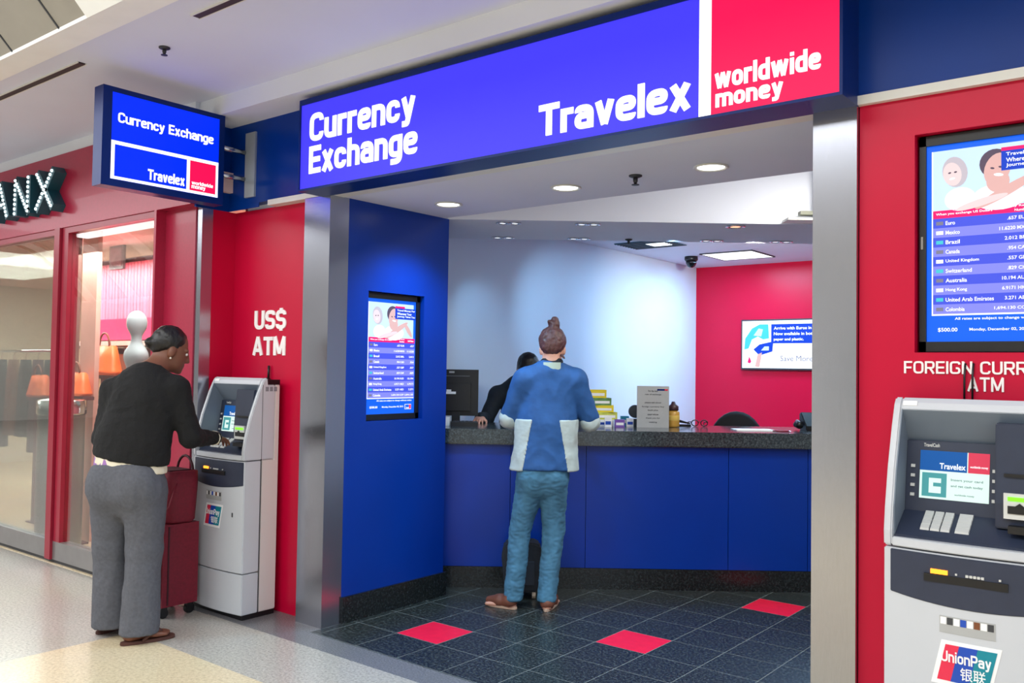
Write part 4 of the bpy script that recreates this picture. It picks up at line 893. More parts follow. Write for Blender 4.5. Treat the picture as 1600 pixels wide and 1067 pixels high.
MB().lathe([(0.0455, 0.05), (0.0462, 0.052), (0.0462, 0.085), (0.0455, 0.087)], P, 24).build('paper_label', pm('jar_label', (226, 190, 96), 0.5), t, smooth=True)
P = rn(RV.dot(atn(1093, 660, 6.68)), 6.68, CT)
t = cthing('spectacles', P, 'pair of black spectacles lying on the counter beside red wall', 'spectacles')
for sx in (-0.035, 0.035): MB(MM(P)).tube([(sx+0.026*math.cos(a), 0, 0.028+0.022*math.sin(a)) for a in [2*PI*i/16 for i in range(17)]], 0.004, 6).build('rim', BLACK, t, smooth=True); MB(MM(P)).tube([(sx*1.75, 0.0, 0.035), (sx*1.75, 0.12, 0.03), (sx*1.75, 0.14, 0.006)], 0.0035, 6).build('temple', BLACK, t, smooth=True)
MB(MM(P)).tube([(-0.012, 0, 0.034), (0, -0.003, 0.038), (0.012, 0, 0.034)], 0.003, 6).build('bridge', BLACK, t, smooth=True)
P = rn(RV.dot(atn(1068, 657, 6.78)), 6.74, CT)
t = cthing('stapler', P, 'small black stapler on the counter between jar and spectacles', 'stapler')
MB(MM(P)).box(-0.05, 0.05, 0, 0.03, 0, 0.012).build('base', BLACK, t, 0.003); MB(MM(P)).prism([(-0.05, 0.028), (0.045, 0.014), (0.05, 0.022), (-0.045, 0.05)], 1, 0.002, 0.028).build('arm', BLACK, t, 0.003)
P = rn(RV.dot(atn(1182, 667, 6.36)), 6.36, CT)
tag(MB(MM(P)).box(-0.16, 0.12, -0.07, 0.10, 0.0, 0.006).build('form_pad', ST_W, None, 0.001), 'flat pad of white forms lying on the counter at right', 'forms')
P = rn(RV.dot(atn(1222, 672, 6.22)), 6.22, CT)
t = cthing('pen', P, 'dark red pen lying on the counter right of the form pad', 'pen')
MB(MM(P)).tube([(-0.06, 0.02, 0.006), (0.05, 0.0, 0.006)], 0.005, 8).build('barrel', pm('pen_maroon', (120, 16, 40), 0.35), t, smooth=True); MB(MM(P)).tube([(0.05, 0.0, 0.006), (0.064, -0.0025, 0.006)], [0.004, 0.001], 8).build('tip', CHROME, t)
P = rn(RV.dot(atn(1262, 667, 6.45)), 6.45, CT)
t = cthing('telephone', P, 'black desk telephone at right end of the visible counter', 'telephone')
MB(MM(P)).prism([(-0.06, 0.0), (0.10, 0.0), (0.10, 0.12), (0.07, 0.13), (-0.06, 0.03)], 0, -0.03, 0.16).build('phone_base', BLACK, t, 0.006)
MB(MM(P)).tube([(-0.075, -0.05, 0.03), (-0.07, -0.02, 0.055), (-0.06, 0.05, 0.06), (-0.05, 0.10, 0.035)], [0.024, 0.016, 0.016, 0.024], 10).build('handset', BLACK, t, smooth=True)

# office chair behind the counter
P = rn(RV.dot(atn(1151, 650, 7.35)), 7.35, 0)
t = cthing('office_chair', P, 'black office chair with rounded back behind the counter', 'chair')
ch = []
MB(MM(P)).ring_loft([[(0.235*s_*math.cos(a), d_, 0.88+0.30*s_*math.sin(a)*(1.0 if math.sin(a) > 0 else 0.8)) for a in [2*PI*i/28 for i in range(28)]] for s_, d_ in ((0.9, -0.035), (1.0, -0.015), (1.0, 0.02), (0.88, 0.04))]).build('backrest', pm('chair_black', (22, 20, 24), 0.8), t, smooth=True)
MB(MM(P)).ring_loft([[(0.25*s_*math.cos(a), -0.25+0.24*s_*math.sin(a), z) for a in [2*PI*i/24 for i in range(24)]] for s_, z in ((0.85, 0.44), (1, 0.46), (1, 0.5), (0.9, 0.53))]).build('seat', pm('chair_black', (22, 20, 24), 0.8), t, smooth=True)
MB(MM(P)).tube([(0, -0.02, 0.45), (0, 0.05, 0.6), (0, 0.03, 0.75)], 0.02).build('back_stem', BLACK, t); MB(MM(P)).tube([(0, -0.25, 0.08), (0, -0.25, 0.45)], 0.025).build('column', BLACK, t)
for k in range(5):
    a = 2*PI*k/5; l_ = MB(MM(P)).tube([(0, -0.25, 0.1), (0.28*math.cos(a), -0.25+0.28*math.sin(a), 0.07)], 0.02).build('leg', BLACK, t)
    MB(MM(P)).tube([(0.28*math.cos(a), -0.27+0.28*math.sin(a), 0.033), (0.28*math.cos(a), -0.23+0.28*math.sin(a), 0.033)], 0.033, 12).build('caster', BLACK, l_)

# wall television
TY = 9.52; a, b = at(1160, 500, 1, TY), at(1160, 577, 1, TY); tx0, tz1, tz0 = a.x, a.z, b.z; tx1 = tx0+(tz1-tz0)*16/9
t = thing('television', ((tx0+tx1)/2, 9.55, tz0), 'lit television with an advertisement on the red back wall', 'television')
MB().box(tx0, tx1, TY-0.03, TY+0.01, tz0, tz1).box(tx0+0.3, tx1-0.3, TY+0.01, 9.55, tz0+0.1, tz1-0.1).build('housing', DARK, t, 0.004)
o_ = TY-0.03; W_, H_ = tx1-tx0, tz1-tz0
def tvb(name, mat, f0, f1, g0, g1, l): return bx(name, mat, (tx0+W_*f0, tx0+W_*f1, o_-0.002*l, o_-0.002*l+0.0018, tz0+H_*g0, tz0+H_*g1), t)
tvb('screen', D_WHITE, 0.015, 0.985, 0.03, 0.97, 1); tvb('caption_box', D_NAVY, 0.355, 0.97, 0.52, 0.90, 2)
def poly(name, mat, pts, l): return MB().prism([(tx0+W_*x, tz0+H_*y) for x, y in pts], 1, o_-0.002*l, o_-0.002*l+0.0018).build(name, mat, t)
poly('pictured_shape', D_TEAL, [(0.04, 0.40), (0.05, 0.62), (0.13, 0.82), (0.22, 0.90), (0.32, 0.90), (0.33, 0.62), (0.26, 0.60), (0.2, 0.66), (0.13, 0.60), (0.09, 0.42)], 2)
poly('pictured_shape', D_PALE, [(0.15, 0.68), (0.21, 0.82), (0.26, 0.80), (0.24, 0.66)], 3)
poly('pictured_card', D_NAVY, [(0.15, 0.40), (0.22, 0.50), (0.38, 0.56), (0.37, 0.36), (0.22, 0.28)], 3); poly('pictured_card', D_PALE, [(0.24, 0.38), (0.28, 0.46), (0.33, 0.46), (0.33, 0.38)], 4)
poly('pictured_hand', D_SKIN, [(0.17, 0.06), (0.20, 0.30), (0.25, 0.34), (0.24, 0.22), (0.22, 0.05)], 4); poly('pictured_hand', D_PINK, [(0.08, 0.14), (0.10, 0.26), (0.125, 0.16), (0.11, 0.12)], 3)
lettering('lettering', [('Arrive with Euros in hand.', tx0+W_*0.385, tx0+W_*0.93, tz0+H_*0.79, tz0+H_*0.85), ('Now available in both', tx0+W_*0.385, tx0+W_*0.84, tz0+H_*0.68, tz0+H_*0.74), ('paper and plastic.', tx0+W_*0.385, tx0+W_*0.72, tz0+H_*0.56, tz0+H_*0.63)], D_WHITE, t, 'S', o_-0.004, 0.02, 0.001)
lettering('lettering', [('Save More', tx0+W_*0.46, tx0+W_*0.82, tz0+H_*0.17, tz0+H_*0.28)], D_GREY, t, 'S', o_-0.002, 0.0, 0.001)

# ------------------------------------------------------------------ ceiling fittings
wh = ['leftmost', 'middle', 'rightmost']
for i, x in enumerate((-3.63, -2.76, -1.90)):
    t = thing('downlight', (x, 3.925, 2.5), '%s of the three big round lit downlights in the white soffit' % wh[i], 'downlight', 'round downlights in the soffit')
    MB().lathe([(0.066, -0.001), (0.084, -0.001), (0.086, -0.006), (0.078, -0.010), (0.066, -0.004)], (x, 3.925, 2.5), 32).build('trim_ring', TRIMG, t, smooth=True)
    MB().lathe([(0, -0.003), (0.072, -0.003), (0.072, -0.001), (0, -0.001)], (x, 3.925, 2.5), 32).build('lens', LAMP, t)
LENS = em('spot_lens', (236, 240, 250), 1.2); LENSO = em('spot_lens_warm', (255, 190, 150), 1.5)
pos = [(795, 348, 5.99, 'leftmost twin spotlight of the front row over the counter'), (918, 351, 5.99, 'second twin spotlight of the front row over the counter'), (1147, 355, 5.99, 'warm tinted spotlight right in the front row over the counter'),
       (786, 370.5, 6.655, 'leftmost twin spotlight of the rear row over the counter'), (904, 373.5, 6.655, 'second twin spotlight of the rear row over the counter'), (1110, 377, 6.655, 'third twin spotlight of the rear row over the counter'), (1218, 378.5, 6.655, 'rightmost twin spotlight of the rear row over the counter')]
for px, py, b, lab in pos:
    q = at(px, py, 2, 2.5); P = rn(RV.dot(q), b, 2.5)
    t = thing('twin_spotlight', P, lab, 'spotlight', 'recessed spotlights over the counter')
    warm = px == 1147
    for s_ in ((0,) if warm else (-0.042, 0.042)):
        c = P + RV*s_; r = 0.055 if warm else 0.034
        MB().lathe([(r, 0.0), (r+0.012, 0.0), (r+0.012, -0.006), (r, -0.008), (r*0.8, -0.002)], c, 20).build('trim_ring', CHROME, t, smooth=True)
        MB().lathe([(0, -0.004), (r*0.62, -0.004), (r*0.62, 0.0), (0, 0.0)], c-Vector((0, 0, 0.001)), 16).build('lens', LENSO if warm else LENS, t)
        MB().lathe([(r*0.62, -0.0045), (r*0.86, -0.0035), (r*0.86, 0), (r*0.62, 0)], c, 16).build('baffle', BLACK, t)
for (px, py, b, tgt, pw_) in ((904, 373.5, 6.62, (900, 520), 62), (1050, 376, 6.62, (1030, 520), 66), (786, 370, 6.62, (760, 540), 16)):
    q = at(px, py, 2, 2.5); P = rn(RV.dot(q), b, 2.46); tg = at(tgt[0], tgt[1], 0, -4.8)
    spot('wall_spot_lamp', P, tg, pw_, 62, 0.9, COOL, 0.04)
q = at(1180, 375, 2, 2.5); spot('wall_spot_lamp', rn(RV.dot(q), 6.68, 2.46), at(1180, 570, 1, 9.55), 250, 95, 0.9, (1, 0.93, 0.86), 0.05)  # warm spot added to brighten the red back wall, no fitting of its own
def sprinkler(P, lab, s_=1.0):
    t = thing('sprinkler', P, lab, 'sprinkler')
    MB().lathe([(0.034*s_, 0), (0.034*s_, -0.006), (0.02*s_, -0.012), (0, -0.012)], P, 20).build('escutcheon', DARK, t, smooth=True)
    MB().lathe([(0.012*s_, -0.012), (0.012*s_, -0.03*s_), (0.006*s_, -0.045*s_), (0, -0.045*s_)], P, 12).build('head', DARK, t, smooth=True)
    MB().lathe([(0, -0.045*s_), (0.02*s_, -0.047*s_), (0.02*s_, -0.05*s_), (0, -0.052*s_)], P, 16).build('deflector', DARK, t)
sprinkler(at(993, 274, 2, 2.5), 'dark sprinkler head in the soffit between two big downlights')
sprinkler(at(257, 74, 2, 3.165), 'dark sprinkler head in the pale mall ceiling above the blade sign', 0.85)
q = at(983, 373, 2, 2.5); sprinkler(rn(RV.dot(q), 6.655, 2.5), 'small dark sprinkler head in the soffit over the counter', 0.8)
for (p, q, lab) in (((-8, 153.5), (131, 98.5), 'dark linear slot vent in mall ceiling above the shop sign'), ((304, 24), (420, -22), 'dark linear slot vent in mall ceiling near the top edge')):
    a, b = at(p[0], p[1], 2, 3.165), at(q[0], q[1], 2, 3.165); y = (a.y+b.y)/2
    t = thing('slot_vent', ((a.x+b.x)/2, y, 3.165), lab, 'vent', 'slot vents in the mall ceiling')
    MB().box(a.x, b.x, y-0.02, y+0.02, 3.158, 3.1652).build('slot', pm('slot_brown', (52, 38, 40), 0.6), t)
    MB().box(a.x-0.006, b.x+0.006, y-0.026, y-0.02, 3.156, 3.165).box(a.x-0.006, b.x+0.006, y+0.02, y+0.026, 3.156, 3.165).build('frame', TRIMG, t)
# office ceiling: troffer, dome camera, dark grille
t = thing('ceiling_light', (-3.9, 8.7, 2.74), 'square lit ceiling panel in the office behind the counter', 'ceiling light')
MB().box(-4.19, -3.61, 8.40, 8.41, 2.728, 2.74).box(-4.19, -3.61, 8.99, 9.0, 2.728, 2.74).box(-4.19, -4.18, 8.4, 9.0, 2.728, 2.74).box(-3.62, -3.61, 8.4, 9.0, 2.728, 2.74).build('frame', DARK, t)
bx('diffuser', PANEL_E, (-4.18, -3.62, 8.41, 8.99, 2.732, 2.739), t)
P = at(1080, 401, 2, 2.74); t = thing('dome_camera', P, 'black dome security camera under the office ceiling', 'camera')
MB().lathe([(0.07, 0), (0.072, -0.03), (0.066, -0.045), (0, -0.045)], P, 24).build('housing', BLACK, t, smooth=True)
MB().lathe([(0.058, -0.045), (0.056, -0.075), (0.04, -0.105), (0.016, -0.118), (0, -0.119)], P, 24).build('dome', pm('dome_black', (8, 8, 10), 0.1), t, smooth=True)
t = thing('ceiling_grille', (-4.2, 7.55, 2.74), 'dark air grille in the office ceiling above the counter', 'grille')
MB().box(-4.55, -4.0, 7.30, 7.75, 2.733, 2.74).build('backing', pm('grille_teal', (40, 84, 104), 0.6), t)
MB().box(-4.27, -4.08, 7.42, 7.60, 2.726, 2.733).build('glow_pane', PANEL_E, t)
m = MB()
for k in range(9): m.box(-4.55, -4.0, 7.31+0.05*k, 7.318+0.05*k, 2.728, 2.734)
m.build('slats', DARK, t)
# little louvred box seen at the right in the raised coffer
q = at(1247, 349, 2, 2.5); P = rn(RV.dot(q), 5.84, 2.5)
t = thing('projector_mount', P, 'pale flat ceiling fixture at right edge of raised coffer', 'fixture')
MB(MM(P)).box(-0.10, 0.25, -0.12, 0.02, 0.004, 0.02).build('tray', TRIMG, t, 0.002)
MB(MM(P)).box(0.0, 0.25, -0.06, 0.0, 0.05, 0.075).build('driver_box', pm('olive_box', (120, 122, 110), 0.5), t, 0.002)
MB(MM(P)).box(0.10, 0.13, -0.05, -0.01, 0.02, 0.05).box(0.10, 0.13, -0.05, -0.01, 0.075, 0.54).build('bracket', TRIMG, t)

# ------------------------------------------------------------------ luggage
BURG = pm('suitcase_burgundy', (118, 14, 38), 0.7, var=0.15, scale=60); BURGD = pm('suitcase_dark', (60, 8, 22), 0.7, var=0.15)
t = thing('suitcase', (-4.95, 2.93, 0), 'burgundy upright suitcase on wheels between the woman and left cash machine', 'suitcase')
MB().box(-5.10, -4.82, 2.81, 3.04, 0.07, 0.55).build('shell', BURG, t, 0.03, seg=3)
MB().box(-5.085, -4.835, 2.798, 2.812, 0.12, 0.36).build('front_pocket', BURG, t, 0.006)
MB().box(-5.103, -4.817, 2.84, 2.85, 0.08, 0.54).build('zip', BURGD, t)
MB().tube([(-4.89, 2.805, 0.50), (-4.91, 2.785, 0.52), (-5.01, 2.785, 0.52), (-5.03, 2.805, 0.50)], 0.008).build('carry_handle', BURGD, t, smooth=True)
for x in (-5.06, -4.86):
    for y in (2.84, 3.01): MB().tube([(x-0.012, y, 0.03), (x+0.012, y, 0.03)], 0.03, 16).box(x-0.018, x+0.018, y-0.02, y+0.02, 0.035, 0.08).build('wheel', BLACK, t)
t = thing('tote_bag', (-4.95, 2.93, 0.55), 'burgundy soft tote bag standing on top of the burgundy suitcase', 'bag')
MB().ring_loft([[(-4.955+0.15*sx_*s_*(1+0.03*math.sin(3*a)), 2.93+0.10*sy_*s_, z) for a, sx_, sy_ in [(2*PI*i/24, max(-1, min(1, 1.25*math.cos(2*PI*i/24))), max(-1, min(1, 1.25*math.sin(2*PI*i/24)))) for i in range(24)]] for s_, z in ((0.85, 0.552), (0.95, 0.57), (1.0, 0.68), (1.04, 0.80), (1.02, 0.86))]).build('bag_body', BURG, t, smooth=True)
MB().box(-5.06, -4.86, 2.86, 3.0, 0.86, 0.866).build('opening', BURGD, t)
for y in (2.835, 3.02): MB().tube([(-4.955+0.09*math.cos(a), y, 0.83+0.11*math.sin(a)) for a in [PI*i/10 for i in range(11)]], 0.008).build('strap', BURGD, t, smooth=True)
MB().tube([(-4.81, 2.88, 0.80), (-4.80, 2.83, 0.66), (-4.83, 2.805, 0.60), (-4.90, 2.80, 0.57)], 0.007).build('shoulder_strap', BURG, t, smooth=True)
BAGD = pm('bag_charcoal', (30, 36, 46), 0.75, var=0.2, scale=40)
P = rn(0.085, 5.87, 0); t = thing('wheeled_bag', P, 'charcoal wheeled bag on dark tiles between the legs of the customer', 'bag')
MB(MM(P)).ring_loft([[(sx_*w2, d_+sy_*0.085, z) for sx_, sy_ in ((-1, -1), (1, -1), (1, 1), (-1, 1))] for w2, d_, z in ((0.10, 0, 0.05), (0.115, 0, 0.10), (0.135, 0, 0.27), (0.12, 0, 0.35), (0.08, 0, 0.37))]).build('bag_body', BAGD, t, 0.012)
MB(MM(P)).box(-0.08, 0.08, -0.098, -0.084, 0.10, 0.25).build('front_pocket', pm('bag_pocket', (40, 48, 60), 0.7), t, 0.01)
MB(MM(P)).tube([(-0.05, 0, 0.36), (-0.045, 0, 0.40), (0.045, 0, 0.40), (0.05, 0, 0.36)], 0.009).build('grab_handle', BLACK, t, smooth=True)
for x in (-0.08, 0.08): MB(MM(P)).tube([(x-0.012, -0.04, 0.03), (x+0.012, -0.04, 0.03)], 0.03, 14).build('wheel', pm('wheel_pale', (190, 176, 160), 0.5), t); MB(MM(P)).box(x-0.018, x+0.018, -0.055, -0.02, 0.03, 0.07).build('wheel_housing', BLACK, t)

# ------------------------------------------------------------------ people
def frame(O, rt, fw): return Matrix(((rt.x, fw.x, 0, O.x), (rt.y, fw.y, 0, O.y), (0, 0, 1, O.z), (0, 0, 0, 1)))
def head(s, c, yaw, pitch, k=0.02):
    R = (Matrix.Rotation(yaw, 3, 'Z') @ Matrix.Rotation(pitch, 3, 'X')); c = Vector(c); f = lambda v: c + R @ Vector(v)
    s.ell(f((0, -.012, .03)), (.073, .092, .086), k, R); s.ell(f((0, .028, -.035)), (.060, .066, .080), 0.03, R); s.ell(f((0, .05, -.085)), (.042, .042, .034), 0.03, R)
    s.ell(f((0, .082, -.105)), (.02, .016, .016), 0.02, R); s.cone(f((0, .090, .012)), f((0, .108, -.035)), .007, .013, 0.012)
    for x in (-1, 1):
        s.ell(f((x*.013, .098, -.04)), (.009, .009, .008), 0.008, R); s.ell(f((x*.074, -.005, -.02)), (.011, .022, .033), 0.008, R); s.ell(f((x*.03, .075, .018)), (.026, .014, .010), 0.012, R)
    s.ell(f((0, .091, -.066)), (.023, .010, .006), 0.006, R); s.ell(f((0, .089, -.078)), (.020, .010, .006), 0.006, R)
    return f, R
def hand(s, wr, d, nrm, side, curl=0.5, scale=1.0):
    """palm with four separate fingers and a thumb; side points to the thumb, nrm away from the palm"""
    wr, d, nrm, side = (Vector(v) for v in (wr, d, nrm, side)); d.normalize(); side = (side-d*side.dot(d)).normalized(); nrm = d.cross(side)*(1 if d.cross(side).dot(nrm) > 0 else -1)
    S = scale
    for i in range(4):
        o = (1.5-i)*.0195*S; b = wr+d*(.088-.006*abs(i-1.2))*S+side*o; s.cone(wr+side*o*.55, b, .019*S, .0125*S, .012)
        L_ = (.066, .076, .070, .054)[i]*S; p = b; a = 0.25*curl
        for j, (fr, rr) in enumerate(((.45, .0098), (.32, .0088), (.26, .0078))):
            q = p + (d*math.cos(a)-nrm*math.sin(a))*L_*fr + side*(1.5-i)*.0022; s.cone(p, q, rr*S, (rr-.0008)*S, .003); p = q; a += 0.75*curl*(1+.12*i)
    tb = wr+d*.025*S+side*.026*S; t1 = tb+(d*.6+side*.62-nrm*.3).normalized()*.042*S; t2 = t1+(d*.88+side*.18-nrm*.4).normalized()*.032*S
    s.cone(wr+d*.015*S+side*.01*S, tb, .018*S, .015*S, .012); s.cone(tb, t1, .0145*S, .0115*S, .008); s.cone(t1, t2, .0112*S, .0085*S, .003)
def foot(s, heel, toe, ankle):
    heel, toe, ankle = Vector(heel), Vector(toe), Vector(ankle); d = (toe-heel).normalized(); sd = Vector((d.y, -d.x, 0)); L_ = (toe-heel).length
    s.cone(ankle, heel+d*.04+Vector((0, 0, .04)), .036, .035, .02); s.cone(heel+d*.03+Vector((0, 0, .034)), heel+d*L_*.62+Vector((0, 0, .024)), .033, .026, .02)
    s.cone(ankle, heel+d*L_*.55+Vector((0, 0, .035)), .034, .022, .02)
    for i in range(5):
        o = sd*(i-2)*.017; e = L_*(.99-.045*abs(i-1.2)); s.cone(heel+d*L_*.6+o*.8+Vector((0, 0, .022)), heel+d*e+o+Vector((0, 0, .014)), .017, .0095 if i else .012, .006)
def sole(T, heel, toe, w_, z0, z1, mat, parent, name='sole'):
    heel, toe = Vector(heel), Vector(toe); d = (toe-heel).normalized(); sd = Vector((d.y, -d.x, 0)); L_ = (toe-heel).length
    out = []
    for i in range(28):
        a = 2*PI*i/28; u = 0.5-0.5*math.cos(a); wv = w_*(0.62+0.38*u)*(abs(math.sin(a))**0.7)*(1 if math.sin(a) > 0 else -1)
        out.append(heel+d*(L_*u)+sd*wv)
    return MB(T).ring_loft([[p+Vector((0, 0, z)) for p in out] for z in (z0, z1)]).build(name, mat, parent, 0.003)
SK1 = pm('skin_brown', (116, 72, 54), 0.5, var=0.06, scale=30); SK2 = pm('skin_fair', (214, 158, 136), 0.5, var=0.06, scale=30)
HB = pm('hair_black', (16, 14, 16), 0.45, var=0.4, scale=60, bump=0.4, stretch=(1, 1, 0.3)); HR = pm('hair_auburn', (84, 50, 48), 0.5, var=0.4, scale=60, bump=0.5, stretch=(1, 1, 0.3))
EYE = pm('eye_white', (230, 226, 220), 0.2); IRIS = pm('iris_dark', (30, 20, 16), 0.15)
def eyes(f, R, T, par):
    for x in (-.031, .031):
        o = MB(T).ell(f((x, .0815, -.002)), (.0105, .0095, .009), 12, 0, R).build('eye', EYE, par, smooth=True)
        MB(T).ell(f((x, .0895, -.002)), (.005, .0026, .005), 10, 0, R).build('iris', IRIS, o, smooth=True)

# woman at the left cash machine
O = Vector((-4.677, 2.515, 0)); fw = Vector((-0.42, 0.9075, 0)); rt = Vector((0.9075, 0.42, 0)); T = frame(O, rt, fw)
t = thing('person', O, 'woman in black cardigan and grey trousers using the left cash machine', 'person')
s = SDF(); hc = (.125, .165, 1.585); f, R = head(s, hc, math.radians(-44), math.radians(-20))
s.cone(f((0, -.03, -.06)), (.075, .075, 1.43), .056, .062, 0.03)
shR, elR, wrR = (.23, .075, 1.36), (.295, .12, 1.095), (.272, .385, 1.07); shL, elL, wrL = (-.14, .03, 1.345), (-.195, .03, 1.08), (-.10, .22, 1.0)
s.cone((.05, .05, 1.40), (.05, .04, 1.20), .11, .13, .05, .7).cone((.05, .04, 1.20), (.01, .01, .95), .13, .14, .05, .7).cone(shL, shR, .05, .05, .05)
for a, b, c in ((shR, elR, wrR), (shL, elL, wrL)): s.chain([a, b, c], [.045, .036, .026], .02)
hd = Vector((.262, .54, 1.045))-Vector(wrR); hand(s, wrR, hd, (0, .1, 1), (-1, .2, 0), 0.55); hand(s, wrL, (.3, .7, -.35), (-.6, .3, .3), (.5, .2, .8), 0.9)
for x, kn, an, he, to in ((-.085, (-.11, .02, .47), (-.10, .03, .08), (-.165, -.005, 0), (-.125, .225, 0)), (.085, (.10, .0, .47), (.115, -.055, .08), (.082, -.125, 0), (.232, .075, 0))):
    s.cone((x, 0, .90), (x*1.1, .0, .80), .11, .10, .05); s.chain([(x*1.1, 0, .80), kn, an], [.095, .06, .038], .03); foot(s, Vector(he)+Vector((0, 0, .016)), Vector(to)+Vector((0, 0, .016)), Vector(an)+Vector((0, 0, .02)))
sdf_obj('body', s, .0062, T, SK1, t)
eyes(f, R, T, t)
s = SDF(); s.ell(f((0, -.026, .042)), (.083, .094, .086), .02, R).ell(f((0, -.075, .0)), (.062, .042, .055), .03, R).ell(f((0, -.118, -.005)), (.036, .028, .032), .012, R).ell(f((.02, -.135, -.012)), (.014, .02, .013), .008, R)
sdf_obj('hair', s, .006, T, HB, t, .003, (40, 40, 40))
MB(T).ell(f((.078, .0, -.055)), (.006, .006, .006), 10).build('earring', pm('pearl', (226, 220, 206), 0.25), t, smooth=True)
CARD = pm('cardigan_black', (8, 9, 12), 0.9, var=0.3, scale=90, bump=0.3)
s = SDF(); s.cone((.005, .0, .90), (.01, .005, 1.06), .213, .202, .04, .72).cone((.01, .005, 1.06), (.05, .03, 1.27), .202, .19, .05, .68).cone((.05, .03, 1.27), (.055, .045, 1.36), .18, .15, .05, .66)
s.cone(shL, (.05, .055, 1.40), .062, .07, .05).cone(shR, (.05, .055, 1.40), .062, .07, .05)
for a, b, c in ((shR, elR, wrR), (shL, elL, wrL)): s.cone(a, b, .066, .056, .04).cone(b, c, .055, .041, .02)
s.cut((0, 0, .975), (-.15, 0, -1)); s.cut(Vector(wrR)-Vector((0, .035, 0)), (0, 1, 0)) if False else None
sdf_obj('cardigan', s, .0075, T, CARD, t, .006, (10, 10, 7), .25)
CRM = pm('shirt_cream', (222, 214, 192), 0.8, var=0.06)
s = SDF().cone((.002, .0, .86), (.005, .005, 1.05), .209, .195, .04, .72); s.cut((0, 0, .926), (-.13, 0, -1)).cut((0, 0, 1.0), (.0, 0, 1))
sdf_obj('shirt_hem', s, .007, T, CRM, t, .003, (14, 14, 5))
s = SDF().cone((-.004, .0, .86), (-.001, .005, 1.05), .2085, .194, .04, .72); s.cut((0, 0, .905), (-.05, 0, -1)).cut((-.02, 0, .95), (1, 0, .0)).cut((0, 0, .99), (0, 0, 1))
sdf_obj('undershirt', s, .007, T, pm('undershirt_violet', (150, 108, 170), 0.8), t)
MB(T).ring_loft([[(hx+.066*r_*math.cos(a), hy+.062*r_*math.sin(a), hz+.0*math.sin(a)-.03*math.sin(a)+dz) for a in [2*PI*i/28 for i in range(28)]] for r_, dz, hx, hy, hz in ((1.12, -.010, .075, .08, 1.452), (1.16, .002, .075, .08, 1.452), (1.06, .012, .076, .082, 1.452), (1.0, .006, .076, .082, 1.452))]).build('collar', CRM, t, smooth=True)
d = (Vector(wrR)-Vector(elR)).normalized(); MB(T).tube([Vector(wrR)-d*.012, Vector(wrR)+d*.022], [.0435, .040], 20).build('cuff', CRM, t, smooth=True)
TRO = pm('trousers_grey', (84, 86, 94), 0.85, var=0.12, scale=60, bump=0.15)
s = SDF(); s.cone((0, .0, .95), (0, -.01, .84), .188, .198, .05, .76)
for x, kn, an in ((-.105, (-.118, .015, .48), (-.105, .03, .02)), (.105, (.105, .0, .48), (.118, -.045, .02))):
    s.ell((x*.9, -.07, .835), (.105, .09, .13), .05); s.chain([(x*.98, -.01, .80), kn, an], [.118, .088, .104], .035)
s.cut((0, 0, .047), (0, 0, -1)).cut((0, 0, .955), (-.08, 0, 1))
sdf_obj('trousers', s, .0075, T, TRO, t, .005, (9, 9, 4), .15)
FLIP = pm('flip_flop_brown', (78, 44, 36), 0.6)
for he, to in (((-.175, -.01, 0), (-.128, .245, 0)), ((.075, -.14, 0), (.245, .092, 0))):
    o = sole(T, he, to, .052, 0.0, 0.018, FLIP, t, 'flip_flop'); H_, D_ = Vector(he), (Vector(to)-Vector(he)); d = D_.normalized(); sd = Vector((d.y, -d.x, 0)); L_ = D_.length
    for q in (-1, 1): MB(T).tube([H_+d*L_*.80+Vector((0, 0, .022)), H_+d*L_*.72+sd*q*.014+Vector((0, 0, .052)), H_+d*L_*.52+sd*q*.040+Vector((0, 0, .052)), H_+d*L_*.36+sd*q*.046+Vector((0, 0, .018))], [.006, .009, .010, .008], 8).build('strap', FLIP, o, smooth=True)

# customer at the counter, seen from behind
O = rn(.114, 5.587, 0); T = frame(O, RV, NV)
t = thing('person', O, 'customer with a hair bun in blue jacket and jeans standing at the counter', 'person')
s = SDF(); hc = (.143, .03, 1.645); f, R = head(s, hc, math.radians(-8), math.radians(-12))
s.cone(f((0, -.025, -.06)), (.135, .005, 1.50), .055, .06, .03)
shR, elR, wrR = (.285, .0, 1.43), (.39, .05, 1.185), (.29, .36, 1.135); shL, elL, wrL = (-.03, .0, 1.43), (-.13, .05, 1.195), (-.03, .36, 1.135)
s.cone((.125, .01, 1.45), (.12, 0, 1.2), .10, .13, .05, .6).cone((.12, 0, 1.2), (.09, 0, .92), .13, .13, .05, .65).cone(shL, shR, .05, .05, .05)
for a, b, c in ((shR, elR, wrR), (shL, elL, wrL)): s.chain([a, b, c], [.045, .036, .027], .02)
hand(s, wrR, (-.35, 1, -.12), (0, 0, 1), (-1, -.2, 0), 0.45); hand(s, wrL, (.3, 1, -.12), (0, 0, 1), (1, -.2, 0), 0.45)
LG = (((.025, 0, .86), (-.045, .04, .49), (-.085, .0, .09), (-.07, -.03, 0), (-.245, .085, 0)), ((.155, 0, .86), (.165, .04, .49), (.125, -.02, .09), (.12, -.075, 0), (.185, .18, 0)))
for hp, kn, an, he, to in LG: s.chain([hp, kn, an], [.09, .055, .037], .03); foot(s, he, to, an)
sdf_obj('body', s, .0062, T, SK2, t)
eyes(f, R, T, t)
s = SDF(); s.ell(f((0, -.024, .036)), (.086, .098, .092), .02, R).ell(f((0, -.07, -.012)), (.064, .040, .05), .03, R).ell(f((.01, -.055, .135)), (.036, .036, .034), .010, R).ell(f((.015, -.06, .168)), (.022, .022, .014), .01, R).ell(f((-.02, -.07, .15)), (.012, .02, .012), .008, R).cone(f((.06, -.04, -.06)), f((.085, -.05, -.085)), .010, .003, .01).ell(f((.01, -.06, .108)), (.03, .03, .012), .01, R)
